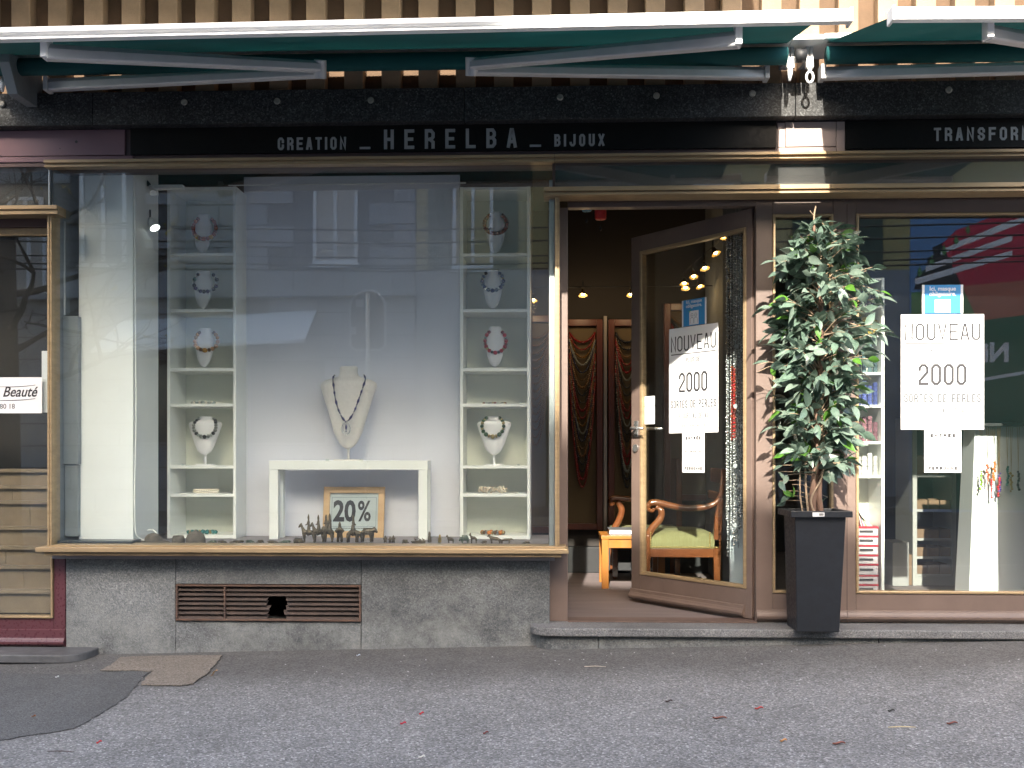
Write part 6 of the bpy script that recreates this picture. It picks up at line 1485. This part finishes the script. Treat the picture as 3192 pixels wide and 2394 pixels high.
lit_leaf(2243, 2242, .036, (.20, .07, .05), 'long brown leaf left of the red torn leaf', rot=-.15)
lit_leaf(2442, 2313, .018, (.50, .25, .10), 'orange dry leaf lowest on the right pavement', rot=.2)
lit_leaf(2778, 2220, .018, (.03, .03, .03), 'black crumpled scrap on the right pavement')
lit_leaf(2812, 2271, .05, (.50, .40, .22), 'pale straw twig on the right pavement', 'twig', 'twig', .05)
lit_leaf(2968, 2259, .028, (.18, .06, .05), 'dark reddish leaf at the far right of the pavement', rot=.05)
lit_leaf(1855, 2081, .05, (.42, .36, .3), 'pale thin twig below the door step', 'twig', 'twig', .0)
lit_leaf(190, 2347, .05, (.06, .04, .04), 'dark thin twig in the lower left corner of the pavement', 'twig', 'twig', -.05)
lit_leaf(178, 2114, .013, (.7, .7, .72), 'small white paper scrap on the dark asphalt patch', 'scrap'); lit_leaf(1117, 2046, .013, (.6, .64, .75), 'pale bluish paper scrap near the plinth', 'scrap'); lit_leaf(1315, 2364, .016, (.75, .73, .7), 'white flat scrap at the bottom centre of the pavement', 'scrap')
lit_leaf(105, 2237, .012, (.35, .14, .06), 'small brown leaf on the dark asphalt patch'); lit_leaf(2085, 2190, .02, (.06, .04, .035), 'thin dark leaf between door and red torn leaf'); lit_leaf(2615, 2322, .03, (.22, .08, .06), 'narrow brown leaf below the straw twig')
rp = random.Random(9); pm = MB()
for i in range(420):
    x = rp.uniform(-2.6, 2.2); y = rp.uniform(-2.3, -.1); s = rp.uniform(.0022, .0055); z = gz(x, y)
    pm.add([(x+s*math.cos(a)*rp.uniform(.7, 1.2), y+s*math.sin(a)*rp.uniform(.7, 1.2), z) for a in lin(0, 2*math.pi*.8, 4)]+[(x, y, z+s*.8)], [(i_, (i_+1) % 5, 5) for i_ in range(5)])
tag(solo(pm, 'grit', mat('grit_pale', (.34, .33, .34), .8), 'scattered pale grit on the pavement', 'grit'), kind='stuff')
# ================================================================== ACROSS THE STREET (seen reflected in the glass, and shading the shop)
YO = -16.2
def ox(px): return wx(px, -YO)
def oz(py, px=1500): return Zp(py, px, -YO)
stone_o = mat('ashlar_grey', (.30, .30, .32), .85, var=.12, vscale=2.5, bump=.3, bscale=30)
joint_o = mat('ashlar_joint', (.13, .13, .14), .9)
yellow_o = mat('ochre_render', (.45, .36, .17), .85, var=.08, vscale=1.5)
white_o = mat('window_white', (.75, .74, .76), .5); pane_o = mat('far_pane', (.06, .07, .08), .08, spec=.8); curtain = mat('curtain', (.45, .40, .36), .8); shut = mat('shutter_green', (.06, .085, .06), .6)
grb = thing('stone_building', 'grey ashlar stone building across the street', 'building', (-8, YO-2, -.3))
xe = ox(1296)
MB().box(-24, xe, YO-8, YO-.03, -.6, 12.2).build('wall', joint_o, grb)
course = .46; zc = -.3; row = 0; mcache = {}
while zc < 12.1:
    hh = min(course, 12.2-zc); bw = 1.05; x = -18+(.52 if row % 2 else 0)
    wins = [(ox(975), ox(1112), oz(818), oz(818)+2.3), (ox(250), ox(390), oz(818), oz(818)+2.3), (ox(620), ox(740), oz(1010), oz(940)), (ox(20), ox(130), oz(900), oz(900)+2.1)]
    while x < xe-.05:
        x1 = min(x+bw, xe); xa_, xb_ = x, x1
        hit = False
        for a, b, c, d in wins:
            if zc+hh > c and zc < d and xb_ > a and xa_ < b: hit = True
        if not hit:
            key = round(x1-x, 2)
            if key not in mcache: mcache[key] = MB().box(.012, x1-x-.012, -.03, .04, .012, hh-.012).mesh('stone_block', stone_o)
            if zc < 7.2: put('stone_block', mcache[key], grb, Vector((x, YO, zc))-LOC[grb.name])
        x = x1
    zc += course; row += 1
for z0_, h_, o_ in ((oz(925), .12, .3), (oz(700)+1.4, .2, .2), (12.1, .35, .5)): MB().box(-24, xe+.02, YO, YO+o_, z0_, z0_+h_).build('cornice', stone_o, grb)
def owin(par, x0, x1, z0_, z1_, proud=.02, cur=True, shutters=False):
    f = MB(); t = .07
    for a, b, c, d in ((x0, x0+t, z0_, z1_), (x1-t, x1, z0_, z1_), (x0+t, x1-t, z0_, z0_+t), (x0+t, x1-t, z1_-t, z1_), ((x0+x1)/2-t/2, (x0+x1)/2+t/2, z0_+t, z1_-t)): f.box(a, b, YO-.02, YO+.045, c, d)
    w_ = f.build('window', white_o, par); MB().box(x0+t, x1-t, YO-.015, YO-.01, z0_+t, z1_-t).build('pane', curtain if cur else pane_o, w_)
    MB().box(x0-.06, x1+.06, YO-.01, YO+.12, z0_-.08, z0_-.001).build('window_sill', white_o, w_)
    if shutters:
        for a, b in ((x0-.5, x0-.02), (x1+.02, x1+.5)): MB().box(a, b, YO+.001, YO+.05, z0_, z1_).build('shutter', shut, w_)
owin(grb, ox(975), ox(1112), oz(818), oz(818)+2.2); owin(grb, ox(250), ox(390), oz(818), oz(818)+2.2, cur=False); owin(grb, ox(20), ox(130), oz(900), oz(900)+2.0)
ylb = thing('ochre_building', 'ochre rendered house with white windows across the street', 'building', (6, YO-2, -.3))
# gable end facing the street: unseen raking edge and raised corner, shaped to bound the sunlight
K = 16.2*SUN_T; dxs = 16.2*math.tan(SUN_AZ)
def rk(Xw, zw): return (Xw-dxs, zw+K)
r0, r1, r2 = rk(-.16, 1.17), rk(1.15, .74), rk(3.4, .05); tw = rk(-.16, 2.3)
MB().prism([(xe+.01, -.6), (24, -.6), (24, r2[1]-1.9), (r2[0]+.6, r2[1]-1.9), r2, r1, r0, tw, (xe+.01, tw[1])], YO-8, YO-.001, 'y').build('wall', yellow_o, ylb)
MB().box(xe+.02, 14, YO, YO+.05, -.5, oz(842)).build('base_course', stone_o, ylb)
for px0, px1 in ((1410, 1538), (1785, 1915), (2158, 2290), (2560, 2690)): owin(ylb, ox(px0), ox(px1), oz(838), oz(838)+1.75, cur=(px0 == 1785), shutters=True)
for px0, px1 in ((1410, 1538), (1785, 1915), (2158, 2290)): owin(ylb, ox(px0), ox(px1), oz(838)+3.0, oz(838)+4.6, cur=False, shutters=True)
MB().box(ox(1700), ox(1850), YO+.051, YO+.08, -.3, 2.1).build('door', shut, ylb)
# white shop awning opposite
oa = thing('awning', 'white shop awning on the grey stone building across the street', 'awning', (ox(700), YO+.6, 1.9))
a, b = ox(380), ox(1000); zA, zB = oz(1092, 500), oz(1034, 1000)
MB().add([(a, YO+1.5, oz(1112)), (b, YO+1.5, oz(1085)), (b-.1, YO+.06, oz(1085)+.75), (a, YO+.06, oz(1112)+.75), (a, YO+1.5, oz(1112)+.04), (b, YO+1.5, oz(1085)+.04), (b-.1, YO+.06, oz(1085)+.79), (a, YO+.06, oz(1112)+.79)], [(0, 1, 2, 3), (7, 6, 5, 4), (0, 4, 5, 1), (1, 5, 6, 2), (3, 2, 6, 7), (0, 3, 7, 4)]).build('cloth', mat('cloth_white', (.8, .8, .82), .8), oa)
MB().box(a, b, YO+1.49, YO+1.54, oz(1112)-.03, oz(1112)+.03).xf(lambda v: (v[0], v[1], v[2]+(oz(1085)-oz(1112))*(v[0]-a)/(b-a))).build('front_bar', white_o, oa)
MB().box(ox(420), ox(1010), YO+.002, YO+.06, oz(1380), oz(1120)).build('shop_glass', pane_o, oa)
# road sign seen from behind, on its pole
Yp = -8.2
rs = thing('road_sign', 'back of an arched grey road sign on a pole by the opposite kerb', 'road sign', (wx(1142, -Yp), Yp, gz_road(-2, -8)))
xa_, xb_ = wx(1088, -Yp), wx(1198, -Yp); zb_, zt_ = Zp(1088, 1142, -Yp), Zp(906, 1142, -Yp); r = (xb_-xa_)/2; xc = (xa_+xb_)/2
poly = [(xa_+.06, zb_), (xb_-.06, zb_), (xb_, zb_+.06)]+[(xc+r*math.cos(t), zt_-r+r*math.sin(t)) for t in lin(0, math.pi, 14)]+[(xa_, zb_+.06)]
MB().prism(poly, Yp, Yp+.012, 'y').build('plate', mat('sign_back_grey', (.07, .075, .085), .5, .2), rs)
mb = MB(); q = [Vector((p[0], Yp+.014, p[1])) for p in poly+poly[:1]]; mb.tube(q, .018, 6); mb.build('edge_rim', mat('sign_rim', (.6, .62, .65), .5, .1), rs)
MB().tube([(xc, Yp+.04, -.4), (xc, Yp+.04, zt_-.05)], .03, 10).build('pole', steel, rs)
for k, (dx_, dz_) in enumerate(((-.1, .55), (-.2, .2))): MB().box(xc+dx_-.05, xc+dx_+.05, Yp+.0125, Yp+.016, zb_+dz_, zb_+dz_+.1).build('sticker', paper, rs)
# overhead wires
for i, (py, yy) in enumerate(((705, -7.4), (745, -7.2), (815, -7.8), (832, -7.6), (792, -9.3))):
    z1 = Zp(py+14, 800, -yy); z2 = Zp(py-18, 2600, -yy)
    solo(MB().tube([(-18, yy, z1+.3), (-2, yy, z1), (3, yy, (z1+z2)/2+.02), (18, yy, z2+.3)], .011, 5), 'overhead_wire', black_m, 'thin black overhead wire above the street, %s from the top' % ('first', 'second', 'fourth', 'fifth', 'third')[i], 'wire')
# hoarding with a rendered building, reflected in the right window
Yh = -10.5
hb = thing('hoarding', 'large printed hoarding with red and white building and green Nicoc panel', 'hoarding', (wx(3100, -Yh), Yh, -.3))
hx0 = wx(2868, -Yh); hx1 = hx0+5.2; hz1 = Zp(600, 2900, -Yh); hz0 = Zp(1600, 2900, -Yh)
MB().box(hx0, hx1, Yh-.06, Yh, hz0, hz1).build('board', mat('hoarding_blue', (.14, .30, .58), .5), hb)
for x in (hx0+.1, hx1-.1): MB().box(x-.06, x+.06, Yh-.14, Yh-.062, -.5, hz1).build('post', steel, hb)
def hp(px, py): return (wx(px, -Yh), Zp(py, px, -Yh))
mb = MB(); lay = [0]
def print_poly(nm, pts, m): lay[0] += 1; MB().prism([hp(*p) for p in pts], Yh+.0005*lay[0]+.001, Yh+.0005*lay[0]+.0014, 'y').build(nm, m, hb)
print_poly('print_grass', [(2870, 900), (3500, 850), (3500, 1120), (2870, 1180)], mat('print_green', (.14, .36, .13), .5))
print_poly('print_house', [(2880, 890), (2885, 850), (2920, 820), (2920, 790), (2940, 780), (2935, 755), (2970, 740), (3010, 700), (3300, 600), (3500, 560), (3500, 880)], mat('print_black', (.02, .02, .025), .5))
redm = mat('print_red', (.62, .025, .07), .5)
print_poly('print_red_house', [(2965, 745), (3010, 700), (3300, 590), (3500, 560), (3500, 850), (3030, 880)], redm)
print_poly('print_red_wedge', [(3030, 880), (3500, 840), (3500, 1300), (3230, 1300)], mat('print_salmon', (.6, .18, .12), .5))
for (x0_, y0_), (x1_, y1_), t_ in (((2882, 866), (3192, 776), 20), ((2915, 825), (3192, 725), 20), ((2962, 772), (3192, 672), 16), ((3012, 748), (3500, 560), 20)):
    print_poly('print_band', [(x0_, y0_-t_/2), (x1_, y1_-t_/2), (x1_, y1_+t_/2), (x0_, y0_+t_/2)], mat('print_white', (.9, .89, .91), .5))
print_poly('print_panel', [(2870, 1020), (3200, 975), (3500, 930), (3500, 1600), (2870, 1590)], mat('print_dark_green', (.012, .16, .09), .5))
print_poly('print_line', [(3050, 1180), (3500, 1110), (3500, 1120), (3050, 1190)], mat('print_white', (.9, .89, .91), .5))
for i in range(5): print_poly('print_tree', [(2888+i*38, 840-i*34), (2896+i*38, 812-i*34), (2904+i*38, 840-i*34), (2896+i*38, 850-i*34)], mat('print_green', (.14, .36, .13), .5))
# text reads normally on the board itself (mirrored in the window)
mb = MB(); cu_x = wx(3182, -Yh)
# the board faces the shop (+y): its own left is at larger x
fontmesh(mb, 'Nicoc', 0, 0, .40, 0, bold=.016)
mb.xf(lambda v: (cu_x-v[0], Yh+.012-v[1]*.2, Zp(1120, 3150, -Yh)+v[2])); mb.build('lettering', mat('print_white', (.9, .89, .91), .5), hb)
# street tree reflected at the far left
tx, ty = wx(-2, 8.6), -8.6
bark_t = mat('tree_bark', (.06, .048, .04), .95, var=.3, vscale=12, bump=.6, bscale=40)
tr = thing('street_tree', 'bare street tree with a few yellow leaves across the street', 'tree', (tx, ty, gz_road(tx, ty)-.05))
z0_ = gz_road(tx, ty)-.05; rt = random.Random(3); tm = MB(); lf = []
def grow(p, d, L, r, lvl):
    V = [p]; q = p; dd = d
    for i in range(5):
        dd = (dd+Vector((rt.uniform(-.22, .22), rt.uniform(-.22, .22), rt.uniform(-.1, .16)))).normalized(); q = q+dd*L/5; V.append(q)
    tm.tube(V, [r*(1-.12*i) for i in range(6)], 6 if lvl < 2 else 4)
    if lvl >= 4: lf.append(q); return
    for k in range(3 if lvl < 2 else 3):
        i = rt.choice((2, 3, 4, 5)); nd = (dd+Vector((rt.uniform(-1, 1), rt.uniform(-1, 1), rt.uniform(-.5, .7)))).normalized(); grow(V[i], nd, L*rt.uniform(.6, .8), r*.5, lvl+1)
tp = Vector((tx, ty, z0_)); MB().tube([tp, tp+Vector((.02, 0, .4)), tp+Vector((.03, .02, 2.2)), tp+Vector((.0, .0, 4.6))], [.22, .17, .14, .1], 12).build('trunk', bark_t, tr, smooth=True)
for k in range(9): grow(tp+Vector((.02, 0, 2.3+.27*k)), Vector((math.cos(k*2.4), math.sin(k*2.4)*.6, .25)).normalized(), 1.7, .055, 1)
tm.build('branches', bark_t, tr)
lm_ = MB()
for p in lf[::3]:
    s = .06; lm_.add([p+Vector((rt.uniform(-s, s), rt.uniform(-s, s), rt.uniform(-s, s))) for _ in range(4)], [(0, 1, 2, 3)])
tag(lm_.build('crown', mat('yellow_leaf', (.45, .33, .03), .7, trans=.3), tr), kind='stuff')
